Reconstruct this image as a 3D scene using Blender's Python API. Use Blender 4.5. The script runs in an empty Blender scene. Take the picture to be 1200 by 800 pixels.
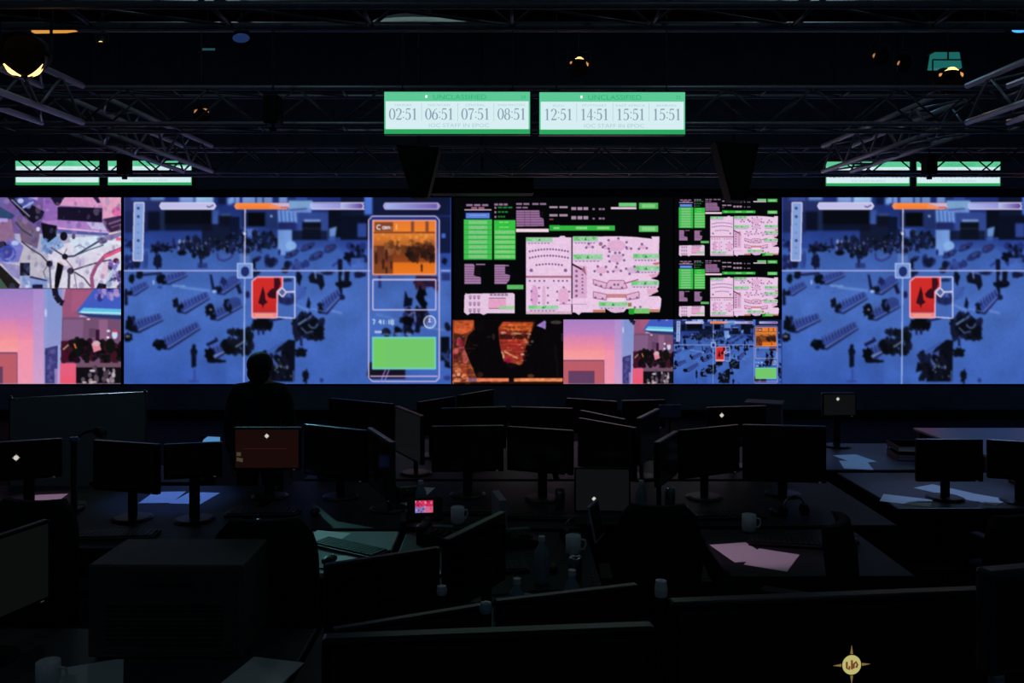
import bpy, bmesh, math, random
import numpy as np
from mathutils import Vector, Matrix

# ------------------------------------------------------------------ camera, world, exposure
SC = bpy.context.scene
COL = SC.collection
EYE = 2.15
cam_d = bpy.data.cameras.new('camera'); cam = bpy.data.objects.new('camera', cam_d); COL.objects.link(cam)
cam.location = (0, 0, EYE); cam.rotation_euler = (math.pi/2, 0, 0)
cam_d.lens = 30; cam_d.sensor_width = 36; cam_d.shift_y = -70/1200; cam_d.clip_start = .05
SC.camera = cam
SC.view_settings.view_transform = 'Standard'; SC.view_settings.look = 'None'
SC.view_settings.exposure = 0; SC.view_settings.gamma = 1; SC.view_settings.use_curve_mapping = False
W = bpy.data.worlds.new('world'); SC.world = W; W.use_nodes = True
W.node_tree.nodes['Background'].inputs[0].default_value = (.35, .5, .8, 1)
W.node_tree.nodes['Background'].inputs[1].default_value = .0015
SCREEN_GAIN = 1.0
PI = math.pi
R = math.radians

def s2l(c):
    return tuple((v/12.92 if v <= .04045 else ((v+.055)/1.055)**2.4) for v in (x/255 for x in c))

# ------------------------------------------------------------------ materials
MATS = {}
def mat(name, rgb=(40, 40, 40), rough=.5, metal=0, noise=0, scale=20, bump=0, spec=.5, coat=0):
    if name in MATS: return MATS[name]
    m = bpy.data.materials.new(name); m.use_nodes = True; nt = m.node_tree; b = nt.nodes['Principled BSDF']
    c = s2l(rgb); b.inputs['Base Color'].default_value = (*c, 1)
    b.inputs['Roughness'].default_value = rough; b.inputs['Metallic'].default_value = metal
    b.inputs['Specular IOR Level'].default_value = spec; b.inputs['Coat Weight'].default_value = coat
    if noise or bump:
        tc = nt.nodes.new('ShaderNodeTexCoord'); n = nt.nodes.new('ShaderNodeTexNoise')
        n.inputs['Scale'].default_value = scale; n.inputs['Detail'].default_value = 4
        nt.links.new(tc.outputs['Object'], n.inputs['Vector'])
        if noise:
            r = nt.nodes.new('ShaderNodeValToRGB')
            r.color_ramp.elements[0].position = .3; r.color_ramp.elements[1].position = .7
            r.color_ramp.elements[0].color = (*[v*(1-noise) for v in c], 1)
            r.color_ramp.elements[1].color = (*[min(1, v*(1+noise)) for v in c], 1)
            nt.links.new(n.outputs['Fac'], r.inputs['Fac']); nt.links.new(r.outputs['Color'], b.inputs['Base Color'])
        if bump:
            bp = nt.nodes.new('ShaderNodeBump'); bp.inputs['Strength'].default_value = bump
            bp.inputs['Distance'].default_value = .004
            nt.links.new(n.outputs['Fac'], bp.inputs['Height']); nt.links.new(bp.outputs['Normal'], b.inputs['Normal'])
    MATS[name] = m; return m

def emat(name, rgb, strength=1.0, gloss=False):
    if name in MATS: return MATS[name]
    m = bpy.data.materials.new(name); m.use_nodes = True; nt = m.node_tree
    b = nt.nodes['Principled BSDF']
    b.inputs['Base Color'].default_value = (0.002, 0.002, 0.002, 1); b.inputs['Roughness'].default_value = .1 if gloss else .35
    b.inputs['Specular IOR Level'].default_value = .3 if gloss else .1
    b.inputs['Emission Color'].default_value = (*s2l(rgb), 1); b.inputs['Emission Strength'].default_value = strength
    MATS[name] = m; return m

def vmat(name='led_picture'):
    if name in MATS: return MATS[name]
    m = bpy.data.materials.new(name); m.use_nodes = True; nt = m.node_tree
    b = nt.nodes['Principled BSDF']; b.inputs['Base Color'].default_value = (.002, .002, .002, 1)
    b.inputs['Roughness'].default_value = .6; b.inputs['Specular IOR Level'].default_value = .1
    a = nt.nodes.new('ShaderNodeAttribute'); a.attribute_name = 'picture'
    nt.links.new(a.outputs['Color'], b.inputs['Emission Color'])
    b.inputs['Emission Strength'].default_value = SCREEN_GAIN
    MATS[name] = m; return m

# ------------------------------------------------------------------ mesh helpers
class MB:
    def __init__(s): s.bm = bmesh.new()
    def box(s, x0, x1, y0, y1, z0, z1, M=None, bevel=0):
        r = bmesh.ops.create_cube(s.bm, size=1)
        vs = r['verts']
        for v in vs:
            v.co = Vector((x0+(v.co.x+.5)*(x1-x0), y0+(v.co.y+.5)*(y1-y0), z0+(v.co.z+.5)*(z1-z0)))
        if bevel:
            es = list({e for v in vs for e in v.link_edges})
            g = bmesh.ops.bevel(s.bm, geom=es, offset=bevel, segments=2, affect='EDGES', profile=.5)
            vs = list({v for v in g['verts']} | {v for v in vs if v.is_valid})
        if M: bmesh.ops.transform(s.bm, matrix=M, verts=vs)
        return s
    def tube(s, p, q, r, r2=None, n=12, caps=True):
        p, q = Vector(p), Vector(q); d = q-p; L = d.length
        rot = d.to_track_quat('Z', 'Y').to_matrix().to_4x4()
        bmesh.ops.create_cone(s.bm, cap_ends=caps, segments=n, radius1=r, radius2=r if r2 is None else r2, depth=L,
                              matrix=Matrix.Translation((p+q)/2) @ rot)
        return s
    def path(s, pts, r, n=8):
        for a, b in zip(pts[:-1], pts[1:]): s.tube(a, b, r, n=n)
        for p in pts[1:-1]: s.ball(p, r, 8, 6)
        return s
    def ball(s, c, r, u=16, v=10, sc=(1, 1, 1)):
        M = Matrix.Translation(c) @ Matrix.Diagonal((*sc, 1))
        bmesh.ops.create_uvsphere(s.bm, u_segments=u, v_segments=v, radius=r, matrix=M); return s
    def lathe(s, prof, n=24, M=None, caps=True):
        rings = []
        for r, z in prof:
            rings.append([s.bm.verts.new((r*math.cos(2*PI*i/n), r*math.sin(2*PI*i/n), z)) for i in range(n)])
        for a, b in zip(rings[:-1], rings[1:]):
            for i in range(n): s.bm.faces.new((a[i], a[(i+1) % n], b[(i+1) % n], b[i]))
        if caps and prof[0][0] > 1e-4: s.bm.faces.new(rings[0][::-1])
        if caps and prof[-1][0] > 1e-4: s.bm.faces.new(rings[-1])
        if M: bmesh.ops.transform(s.bm, matrix=M, verts=[v for r in rings for v in r])
        return s
    def prism(s, pts, y0, y1):          # outline in x,z extruded along y
        a = [s.bm.verts.new((x, y0, z)) for x, z in pts]; b = [s.bm.verts.new((x, y1, z)) for x, z in pts]
        n = len(pts); s.bm.faces.new(a); s.bm.faces.new(b[::-1])
        for i in range(n): s.bm.faces.new((a[(i+1) % n], a[i], b[i], b[(i+1) % n]))
        return s
    def prismz(s, pts, z0, z1):         # outline in x,y extruded up
        a = [s.bm.verts.new((x, y, z0)) for x, y in pts]; b = [s.bm.verts.new((x, y, z1)) for x, y in pts]
        n = len(pts); s.bm.faces.new(a[::-1]); s.bm.faces.new(b)
        for i in range(n): s.bm.faces.new((a[i], a[(i+1) % n], b[(i+1) % n], b[i]))
        return s
    def build(s, name, m, parent=None, smooth=False, loc=None, rotz=0):
        bmesh.ops.recalc_face_normals(s.bm, faces=s.bm.faces)
        me = bpy.data.meshes.new(name); s.bm.to_mesh(me); s.bm.free()
        me.materials.append(m)
        if smooth:
            me.polygons.foreach_set('use_smooth', [True]*len(me.polygons))
        o = bpy.data.objects.new(name, me); COL.objects.link(o)
        if parent: o.parent = parent
        if loc: o.location = loc
        if rotz: o.rotation_euler.z = rotz
        return o

def tag(o, label=None, cat=None, group=None, kind=None):
    if label: o['label'] = label
    if cat: o['category'] = cat
    if group: o['group'] = group
    if kind: o['kind'] = kind
    return o
def thing(name, label, cat, loc=(0, 0, 0), rotz=0, group=None):
    o = bpy.data.objects.new(name, None); COL.objects.link(o)
    o.location = loc; o.rotation_euler = (0, 0, rotz); o.empty_display_size = .1
    return tag(o, label, cat, group)
def dup(root, loc, rotz, label, group=None, scale=None):
    def cp(o, par):
        c = o.copy(); COL.objects.link(c); c.parent = par
        for ch in [x for x in KIDS.get(o.name, [])]: cp(ch, c)
        return c
    r = cp(root, None); r.location = loc; r.rotation_euler = (0, 0, rotz)
    if scale: r.scale = scale
    r['label'] = label
    if group: r['group'] = group
    return r
KIDS = {}
def index_kids(root):
    def go(o):
        KIDS[o.name] = list(o.children)
        for c in o.children: go(c)
    bpy.context.view_layer.update(); go(root)

class Maker:            # builds the first one, copies it afterwards
    def __init__(s, fn): s.fn = fn; s.first = None
    def __call__(s, loc, rotz, label, group=None, **k):
        if s.first is None:
            s.first = s.fn(); index_kids(s.first); o = s.first
            o.location = loc; o.rotation_euler = (0, 0, rotz); o['label'] = label
            if group: o['group'] = group
            return o
        return dup(s.first, loc, rotz, label, group)

def struct(name, mb, m):
    return tag(mb.build(name, m), kind='structure')

def text_mesh(body, size, align='CENTER', width=None):
    cu = bpy.data.curves.new('t', 'FONT'); cu.body = body; cu.size = size; cu.align_x = align; cu.align_y = 'CENTER'
    cu.resolution_u = 3
    ob = bpy.data.objects.new('t', cu); COL.objects.link(ob); bpy.context.view_layer.update()
    me = bpy.data.meshes.new_from_object(ob.evaluated_get(bpy.context.evaluated_depsgraph_get()))
    bpy.data.objects.remove(ob); bpy.data.curves.remove(cu)
    if width:
        xs = [v.co.x for v in me.vertices]; w = max(xs)-min(xs); k = width/w
        for v in me.vertices: v.co.x *= k
    return me

# ------------------------------------------------------------------ pixel painter for the pictures that the LED displays show
class Pic:
    def __init__(s, w, h, bg, S=3):
        s.w, s.h, s.S = w, h, S; s.a = np.zeros((h*S, w*S, 3)); s.a[:] = np.array(bg)/255; s.T = (0, 0, 1); s.rough = False
        s.rng = np.random.RandomState(7)
    def org(s, ox, oy, k): s.T = (ox, oy, k)          # local = o + z/k
    def tr(s, p): return (s.T[0]+p[0]/s.T[2], s.T[1]+p[1]/s.T[2])
    def _blend(s, mask, x0, y0, c, al):
        sub = s.a[y0:y0+mask.shape[0], x0:x0+mask.shape[1]]
        m = (mask*al)[..., None]; sub[:] = sub*(1-m)+np.array(c)/255*m
    def poly(s, pts, c, al=1, local=False):
        P = np.array([p if local else s.tr(p) for p in pts])*s.S
        x0, y0 = np.floor(P.min(0)).astype(int); x1, y1 = np.ceil(P.max(0)).astype(int)+1
        x0, y0 = max(x0, 0), max(y0, 0); x1, y1 = min(x1, s.a.shape[1]), min(y1, s.a.shape[0])
        if x1 <= x0 or y1 <= y0: return
        X, Y = np.meshgrid(np.arange(x0, x1)+.5, np.arange(y0, y1)+.5)
        ins = np.zeros(X.shape, bool); n = len(P)
        for i in range(n):
            ax, ay = P[i]; bx, by = P[(i+1) % n]
            if ay == by: continue
            cond = ((ay > Y) != (by > Y)) & (X < (bx-ax)*(Y-ay)/(by-ay)+ax)
            ins ^= cond
        s._blend(ins.astype(float), x0, y0, c, al)
    def rect(s, x0, y0, x1, y1, c, al=1): s.poly([(x0, y0), (x1, y0), (x1, y1), (x0, y1)], c, al)
    def line(s, p, q, w, c, al=1):                     # w in local px
        a, b = np.array(s.tr(p)), np.array(s.tr(q)); d = b-a; L = math.hypot(*d) or 1
        n = np.array([-d[1], d[0]])/L*w/2
        s.poly([a+n, b+n, b-n, a-n], c, al, local=True)
    def pl(s, pts, w, c, al=1, close=False):
        for a, b in zip(pts, pts[1:]+([pts[0]] if close else [])): s.line(a, b, w, c, al)
    def ell(s, cx, cy, rx, ry, c, al=1, rot=0, n=20):
        if s.rough and sum(c) < 120 and max(rx, ry) > 15:
            q = [s.rng.uniform(.66, 1.16) for _ in range(n)]
            s.poly([(cx+q[i]*(rx*math.cos(t)*math.cos(rot)-ry*math.sin(t)*math.sin(rot)), cy+q[i]*(rx*math.cos(t)*math.sin(rot)+ry*math.sin(t)*math.cos(rot))) for i, t in enumerate(2*PI*i/n for i in range(n))], c, al)
            return
        s.poly([(cx+rx*math.cos(t)*math.cos(rot)-ry*math.sin(t)*math.sin(rot),
                 cy+rx*math.cos(t)*math.sin(rot)+ry*math.sin(t)*math.cos(rot)) for t in (2*PI*i/n for i in range(n))], c, al)
    def ring(s, cx, cy, rx, ry, w, c, al=1, n=24, t0=0, t1=2*PI):
        pts = [(cx+rx*math.cos(t0+(t1-t0)*i/n), cy+ry*math.sin(t0+(t1-t0)*i/n)) for i in range(n+1)]
        s.pl(pts, w, c, al)
    def rframe(s, x0, y0, x1, y1, r, w, c, al=1):
        s.pl([(x0+r, y0), (x1-r, y0), (x1, y0+r), (x1, y1-r), (x1-r, y1), (x0+r, y1), (x0, y1-r), (x0, y0+r)], w, c, al, True)
    def grad(s, x0, y0, x1, y1, c0, c1, al=1, horiz=False, n=24):
        for i in range(n):
            t = (i+.5)/n; c = [c0[k]*(1-t)+c1[k]*t for k in range(3)]
            if horiz: s.rect(x0+(x1-x0)*i/n, y0, x0+(x1-x0)*(i+1)/n, y1, c, al)
            else: s.rect(x0, y0+(y1-y0)*i/n, x1, y0+(y1-y0)*(i+1)/n, c, al)
    def specks(s, x0, y0, x1, y1, n, r0, r1, cols, al=.9, asp=1.2):
        for i in range(n):
            x = s.rng.uniform(x0, x1); y = s.rng.uniform(y0, y1); r = s.rng.uniform(r0, r1)
            s.ell(x, y, r, r*asp*s.rng.uniform(.7, 1.5), cols[s.rng.randint(len(cols))], al, s.rng.uniform(-.4, .4), 10)
    def blur(s, r, x0=None, y0=None, x1=None, y1=None):
        if x0 is None: sl = (slice(None), slice(None))
        else:
            a, b = s.tr((x0, y0)), s.tr((x1, y1))
            sl = (slice(max(0, int(a[1]*s.S)), int(b[1]*s.S)), slice(max(0, int(a[0]*s.S)), int(b[0]*s.S)))
        v = s.a[sl]; k = max(1, int(r*s.S))
        for ax in (0, 1):
            for _ in range(2):
                p = np.concatenate([np.repeat(np.take(v, [0], ax), k, ax), v, np.repeat(np.take(v, [-1], ax), k, ax)], ax)
                cs = np.cumsum(p, ax); z = np.zeros_like(np.take(cs, [0], ax)); cs = np.concatenate([z, cs], ax)
                n = v.shape[ax]; L = 2*k+1
                v = (np.take(cs, range(L, L+n), ax)-np.take(cs, range(0, n), ax))/L
        s.a[sl] = v
    def grain(s, cell, amp):                           # soft picture noise, cell in local px
        hh, ww = s.a.shape[:2]; k = max(1, int(cell*s.S)); g = s.rng.normal(0, 1, (hh//k+2, ww//k+2, 1))
        y = np.arange(hh)/k; x = np.arange(ww)/k; y0 = y.astype(int); x0 = x.astype(int); fy = (y-y0)[:, None, None]; fx = (x-x0)[None, :, None]
        v = g[y0][:, x0]*(1-fy)*(1-fx)+g[y0+1][:, x0]*fy*(1-fx)+g[y0][:, x0+1]*(1-fy)*fx+g[y0+1][:, x0+1]*fy*fx
        s.a *= (1+amp*v); np.clip(s.a, 0, 1, s.a)
    def sample(s, W_, H_, box=None):                   # sample on a W_ x H_ vertex grid (box in local px)
        x0, y0, x1, y1 = box or (0, 0, s.w, s.h)
        hh, ww = s.a.shape[:2]
        cs = np.zeros((hh+1, ww+1, 3)); cs[1:, 1:] = s.a.cumsum(0).cumsum(1)
        gx = x0+(x1-x0)*np.arange(W_)/(W_-1); gy = y0+(y1-y0)*np.arange(H_)/(H_-1)
        hx = (x1-x0)/(W_-1)/2*1.1; hy = (y1-y0)/(H_-1)/2*1.1
        X0 = np.clip(np.round((gx-hx)*s.S), 0, ww-1).astype(int); X1 = np.clip(np.round((gx+hx)*s.S), 1, ww).astype(int)
        Y0 = np.clip(np.round((gy-hy)*s.S), 0, hh-1).astype(int); Y1 = np.clip(np.round((gy+hy)*s.S), 1, hh).astype(int)
        X1 = np.maximum(X1, X0+1); Y1 = np.maximum(Y1, Y0+1)
        A = cs[Y1][:, X1]-cs[Y0][:, X1]-cs[Y1][:, X0]+cs[Y0][:, X0]
        A /= ((Y1-Y0)[:, None]*(X1-X0)[None, :])[..., None]
        return np.clip(A, 0, 1)

def to_lin(a): return np.where(a <= .04045, a/12.92, ((a+.055)/1.055)**2.4)

def picture_mesh(name, w, h, grid):        # upright sheet, x from -w/2, z from 0 to h, facing -y
    H_, W_ = grid.shape[:2]
    X, Z = np.meshgrid(np.linspace(-w/2, w/2, W_), np.linspace(h, 0, H_))
    co = np.zeros((H_*W_, 3), np.float32); co[:, 0] = X.ravel(); co[:, 2] = Z.ravel()
    idx = np.arange(H_*W_).reshape(H_, W_)
    f = np.stack([idx[:-1, :-1], idx[1:, :-1], idx[1:, 1:], idx[:-1, 1:]], -1).reshape(-1, 4)
    me = bpy.data.meshes.new(name); me.vertices.add(len(co)); me.vertices.foreach_set('co', co.ravel())
    me.loops.add(f.size); me.loops.foreach_set('vertex_index', f.ravel().astype(np.int32))
    me.polygons.add(len(f)); me.polygons.foreach_set('loop_start', np.arange(0, f.size, 4, dtype=np.int32))
    me.update(calc_edges=True)
    at = me.attributes.new('picture', 'FLOAT_COLOR', 'POINT')
    c = np.ones((H_*W_, 4), np.float32); c[:, :3] = to_lin(grid).reshape(-1, 3)
    at.data.foreach_set('color', c.ravel())
    me.materials.append(vmat()); me.validate()
    return me
# ------------------------------------------------------------------ pictures
FLOOR_B = (70, 106, 186)
def bench(P, x0, y0, x1, y1, d=1, dark=0):
    """row of waiting-room seats running from (x0,y0) low left to (x1,y1) high right, zoom coords"""
    n = max(4, int(math.hypot(x1-x0, y1-y0)/34)); dx, dy = (x1-x0)/n, (y1-y0)/n
    P.poly([(x0-20, y0+50*d), (x1+30, y1+40*d), (x1+36, y1+58*d), (x0+60, y0+108*d), (x0-24, y0+96*d)], (20, 26, 72), .85)
    P.poly([(x0, y0-14*d), (x1, y1-30*d), (x1+26, y1+40*d), (x0+50, y0+86*d), (x0-6, y0+78*d)], (48, 70, 144), 1)
    for i in range(n):
        cx, cy = x0+dx*(i+.5), y0+dy*(i+.5)
        P.line((cx-8*d, cy-24*d), (cx+12*d, cy+40*d), 1.3*d, (28, 34, 92), .9)
        P.line((cx+6*d, cy-22*d), (cx+24*d, cy+36*d), .9*d, (84, 110, 180), .6)
    P.line((x0+36, y0+84*d), (x1+24, y1+40*d), 1.1*d, (124, 150, 208), .8); P.line((x0+40, y0+66*d), (x1+20, y1+26*d), 1.2*d, (40, 56, 130), .8)
    P.line((x0+4, y0-10*d), (x1, y1-25*d), .8*d, (92, 120, 190), .6)
    for k in range(4): P.ell(x0-2+P.rng.uniform(-22, 24)*d, y0+52*d+P.rng.uniform(-34, 28)*d, 26*d, 28*d, (10, 14, 28), .9)
def person_b(P, x, y, h, c=(16, 20, 40)):
    P.ell(x, y-h*.42, h*.09, h*.09, c); P.ell(x, y-h*.2, h*.15, h*.24, c)
    P.line((x-h*.04, y-h*.05), (x-h*.03, y+h*.45), max(1, h*.012), c); P.line((x+h*.05, y-h*.05), (x+h*.06, y+h*.42), max(1, h*.012), c)
def blob(P, pts, c=(14, 18, 34), al=.95): P.poly(pts, c, al)

def paint_hall():
    P = Pic(385, 219, (66, 104, 184)); rng = P.rng; P.rough = True
    K = 9.09
    P.T = (0, 0, 1)
    P.grad(0, 0, 385, 60, (28, 44, 110), (40, 66, 140)); P.grad(0, 60, 385, 120, (56, 90, 165), FLOOR_B)
    P.grad(0, 120, 385, 219, FLOOR_B, (60, 96, 180)); P.grad(0, 150, 120, 219, (66, 104, 186), (52, 84, 170), .6)
    # tile 1 (upper left)
    P.org(-5, -5, K)
    P.rect(40, 25, 460, 190, (34, 44, 96)); P.rect(40, 190, 300, 420, (26, 36, 82))
    P.rect(330, 45, 480, 75, (110, 150, 215), .8); P.rect(640, 45, 790, 100, (130, 160, 220), .9); P.rect(810, 40, 1000, 105, (150, 190, 235))
    P.rect(120, 50, 300, 75, (70, 100, 190), .7)
    P.rect(300, 190, 470, 400, (12, 16, 36)); P.rect(430, 190, 480, 400, (30, 46, 84), .8)
    P.rect(480, 175, 990, 400, (8, 10, 20)); P.rect(480, 330, 900, 400, (14, 22, 50), .8)
    P.rect(985, 180, 1060, 330, (56, 86, 160)); P.rect(1050, 40, 1140, 120, (14, 22, 56)); P.rect(1150, 50, 1200, 120, (110, 150, 215))
    P.rect(1055, 235, 1200, 360, (12, 16, 32)); P.rect(1080, 226, 1190, 236, (130, 160, 210), .8)
    P.blur(1.1)
    P.rect(880, 330, 1200, 560, (14, 18, 36), .85)
    P.specks(640, 470, 1200, 620, 90, 14, 34, [(10, 14, 28), (22, 26, 60), (16, 26, 46)])
    P.specks(760, 590, 960, 680, 30, 14, 30, [(10, 16, 26), (20, 24, 50)])
    P.specks(660, 480, 1200, 620, 34, 4, 9, [(120, 140, 190), (70, 90, 150), (160, 170, 210), (60, 110, 110)], .7)
    P.ell(450, 590, 110, 45, (9, 14, 26), 1, -.1); P.specks(340, 530, 600, 620, 26, 10, 28, [(10, 14, 28), (26, 30, 70)])
    P.line((575, 480), (580, 590), 2, (30, 26, 70)); P.ell(665, 640, 60, 34, (10, 14, 26))
    P.specks(600, 480, 700, 600, 10, 8, 18, [(40, 40, 90), (140, 160, 215)], .8)
    P.line((870, 690), (865, 800), 3, (24, 26, 66)); P.rect(830, 745, 940, 800, (34, 48, 104), .8)
    P.ell(405, 710, 42, 66, (16, 20, 44)); P.ell(185, 760, 40, 40, (16, 22, 48)); P.ell(285, 700, 22, 90, (40, 56, 120), .8)
    P.specks(50, 500, 150, 640, 8, 14, 30, [(20, 24, 70), (50, 80, 170)], .8); P.rect(70, 740, 160, 800, (24, 30, 70), .8)
    P.pl([(1045, 640), (1050, 700), (1110, 725), (1190, 690), (1215, 640)], 1.8, (46, 44, 110), .9)
    P.pl([(1070, 640), (1130, 690), (1180, 640)], 3, (70, 100, 175), .9)
    # tile 2 (upper middle)
    P.org(125, -5, K)
    for x0, x1 in ((0, 45), (55, 100), (130, 270), (285, 345), (360, 450), (520, 610)): P.rect(x0, 45, x1, 105, (130, 165, 225), .8)
    P.rect(620, 45, 690, 80, (30, 50, 110)); P.rect(700, 40, 820, 70, (50, 80, 170), .8)
    P.rect(120, 190, 500, 360, (26, 40, 84)); P.rect(185, 205, 370, 350, (7, 9, 16)); P.rect(0, 250, 100, 420, (12, 20, 46))
    P.rect(390, 170, 505, 380, (34, 50, 106))
    P.rect(170, 380, 290, 460, (90, 120, 200), .8)
    P.specks(0, 420, 500, 560, 70, 14, 36, [(10, 14, 28), (20, 26, 60), (18, 30, 50)]); P.specks(0, 560, 330, 640, 26, 10, 28, [(16, 20, 44), (30, 40, 90)])
    P.specks(0, 420, 480, 600, 22, 4, 9, [(120, 140, 200), (90, 110, 180)], .7); P.ell(440, 245, 14, 12, (150, 190, 220))
    P.rect(510, 170, 720, 320, (62, 96, 175))
    for x in (520, 565, 605, 650, 690): P.line((x, 180), (x+10, 310), 2.6, (130, 170, 225), .8)
    P.rect(625, 80, 880, 170, (120, 160, 205)); P.rect(625, 165, 870, 205, (110, 140, 210)); P.line((640, 180), (820, 165), 1.2, (40, 50, 110))
    P.rect(520, 310, 700, 395, (30, 40, 96)); P.rect(510, 390, 660, 620, (112, 150, 215)); P.ell(650, 560, 60, 50, (130, 170, 225)); P.rect(520, 600, 590, 660, (110, 145, 215))
    P.rect(720, 205, 1050, 470, (48, 70, 140)); P.rect(790, 282, 965, 302, (140, 170, 225), .9)
    P.rect(770, 310, 970, 500, (10, 16, 30)); P.rect(770, 370, 970, 384, (40, 44, 50), .7); P.rect(660, 400, 1040, 500, (12, 18, 36), .8)
    P.rect(1050, 180, 1200, 470, (9, 14, 28)); P.poly([(1060, 380), (1140, 355), (1125, 460), (1060, 460)], (110, 150, 215), .9); P.rect(1060, 460, 1120, 540, (60, 90, 170), .8)
    P.blur(.55, 500, 30, 1200, 560)
    P.grad(720, 500, 1200, 640, (44, 66, 138), (62, 98, 178), .7)
    for cx, cy, rx, ry in ((830, 575, 90, 34), (660, 650, 90, 34), (920, 670, 90, 40), (1070, 590, 75, 42), (450, 740, 70, 48), (620, 760, 50, 40), (290, 700, 50, 26), (720, 770, 60, 30)):
        P.ell(cx, cy, rx, ry, (30, 42, 96), .85, -.5); P.ell(cx-10, cy-6, rx*.6, ry*.4, (70, 84, 150), .5, -.5)
        P.specks(cx-rx*.6, cy-ry*.5, cx+rx*.6, cy+ry*.5, 5, 8, 20, [(14, 18, 40), (50, 40, 90)], .7)
    P.line((1090, 780), (1200, 700), 3, (40, 60, 140)); P.ell(525, 630, 14, 34, (26, 34, 90)); P.line((255, 700), (258, 800), 3.4, (14, 18, 40))
    P.rect(100, 640, 210, 745, (110, 145, 215), .5)
    # tile 3 (upper right)
    P.org(255, -5, K)
    P.rect(0, 45, 250, 250, (14, 22, 48)); P.rect(340, 45, 1190, 240, (16, 24, 56)); P.rect(255, 35, 340, 225, (70, 110, 200))
    P.rect(0, 240, 310, 500, (10, 16, 34)); P.rect(180, 320, 280, 470, (44, 66, 140)); P.blur(.8, 0, 0, 1190, 520)
    P.grad(0, 500, 320, 720, (40, 60, 140), (66, 104, 190), .8); P.rect(1050, 250, 1180, 640, (18, 26, 62)); P.rect(1080, 430, 1120, 480, (70, 110, 210))
    P.specks(60, 540, 260, 740, 20, 14, 40, [(12, 16, 36), (30, 46, 110)]); P.ell(90, 680, 60, 60, (10, 14, 32)); P.rect(110, 690, 250, 800, (70, 104, 190), .8)
    P.rect(1060, 640, 1180, 800, (40, 66, 150), .8)
    # tiles 4 and 7 (lower left)
    P.org(-5, 69, K)
    P.specks(40, 0, 220, 130, 14, 14, 36, [(16, 22, 50), (24, 30, 80)], .85); P.ell(410, 70, 50, 70, (16, 22, 50)); P.rect(240, 0, 300, 130, (40, 60, 130), .6)
    P.line((560, 315), (700, 320), 1.6, (150, 190, 230), .7); P.line((640, 330), (960, 370), 3, (110, 150, 215), .6)
    bench(P, 110, 345, 280, 285, .75); P.ell(130, 235, 34, 55, (10, 16, 26)); P.ell(215, 205, 40, 50, (12, 18, 34)); P.line((250, 200), (450, 180), 2.6, (24, 28, 66))
    bench(P, 470, 220, 690, 170, .8); P.ell(440, 240, 50, 56, (8, 14, 24)); P.ell(362, 280, 9, 26, (170, 190, 225)); P.ell(430, 330, 28, 18, (40, 60, 140), .8)
    person_b(P, 65, 440, 190); bench(P, 650, 510, 930, 400, 1, 1); P.ell(596, 500, 32, 60, (14, 18, 34))
    P.poly([(960, 190), (985, 200), (1010, 320), (1040, 360), (990, 380), (975, 300)], (22, 26, 66)); bench(P, 1060, 320, 1260, 240, .9)
    P.poly([(1070, 280), (1095, 215), (1150, 260), (1120, 320)], (28, 36, 90)); P.ell(1010, 375, 22, 16, (150, 180, 220))
    bench(P, 1000, 590, 1280, 490, .95, 1); P.ell(960, 580, 60, 76, (10, 14, 26)); P.ell(1150, 520, 48, 66, (10, 16, 28)); P.ell(972, 570, 14, 10, (160, 150, 190))
    bench(P, 150, 710, 430, 630, 1.05, 1); P.ell(100, 730, 48, 90, (8, 12, 20)); P.ell(85, 865, 70, 50, (8, 12, 20)); P.ell(85, 855, 26, 12, (120, 110, 120)); P.ell(145, 665, 22, 30, (24, 28, 70))
    P.org(-5, 135, K)
    bench(P, 470, 290, 830, 120, 1.05, 1); P.ell(420, 340, 66, 60, (6, 10, 16)); P.ell(400, 310, 26, 30, (14, 18, 32))
    person_b(P, 790, 470, 260, (12, 16, 34)); P.line((800, 600), (800, 720), 3.4, (44, 60, 130), .6); P.ell(790, 735, 60, 12, (40, 50, 120), .6)
    bench(P, 960, 400, 1160, 330, 1.1, 1); P.ell(960, 450, 66, 76, (6, 10, 14)); P.ell(1150, 360, 70, 90, (8, 12, 18)); P.line((930, 350), (1050, 290), 4, (20, 24, 60)); P.ell(1030, 285, 18, 26, (24, 28, 66))
    P.line((1000, 470), (1120, 420), 1.5, (150, 165, 200), .8); P.ell(1040, 520, 110, 22, (10, 14, 24))
    # lower middle (tile from the second copy, 1040,366 -> local 124.5)
    P.org(123.5, 135, K)
    P.specks(-10, 180, 250, 440, 34, 22, 50, [(10, 14, 20), (16, 20, 36)]); P.line((70, 370), (180, 300), 1.6, (140, 160, 200), .8)
    P.poly([(255, 75), (470, 75), (440, 185), (270, 160)], (8, 10, 16)); P.specks(260, 80, 470, 180, 16, 20, 44, [(8, 10, 16)]); P.line((318, 170), (318, 240), 2.4, (24, 28, 70)); P.line((368, 170), (368, 236), 2.4, (24, 28, 70))
    P.line((430, 90), (580, 60), 3, (26, 34, 80)); P.specks(650, 40, 880, 150, 16, 22, 48, [(10, 14, 26), (18, 22, 46)])
    P.specks(700, 60, 990, 270, 46, 24, 56, [(8, 12, 20), (18, 22, 46)]); P.line((740, 130), (880, 40), 2, (120, 150, 210), .8); P.pl([(770, 160), (830, 220), (900, 200)], 1.4, (110, 130, 190), .7); P.ring(900, 120, 46, 46, 1.6, (110, 140, 205), .7, 10, 0, 3)
    P.line((770, 270), (775, 360), 3, (26, 30, 70)); P.line((880, 0), (820, 60), 4, (16, 20, 44))
    P.poly([(640, 290), (710, 300), (700, 740), (420, 740), (450, 600), (310, 640), (330, 530), (420, 560), (520, 380)], (8, 10, 18), .96)
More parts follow.
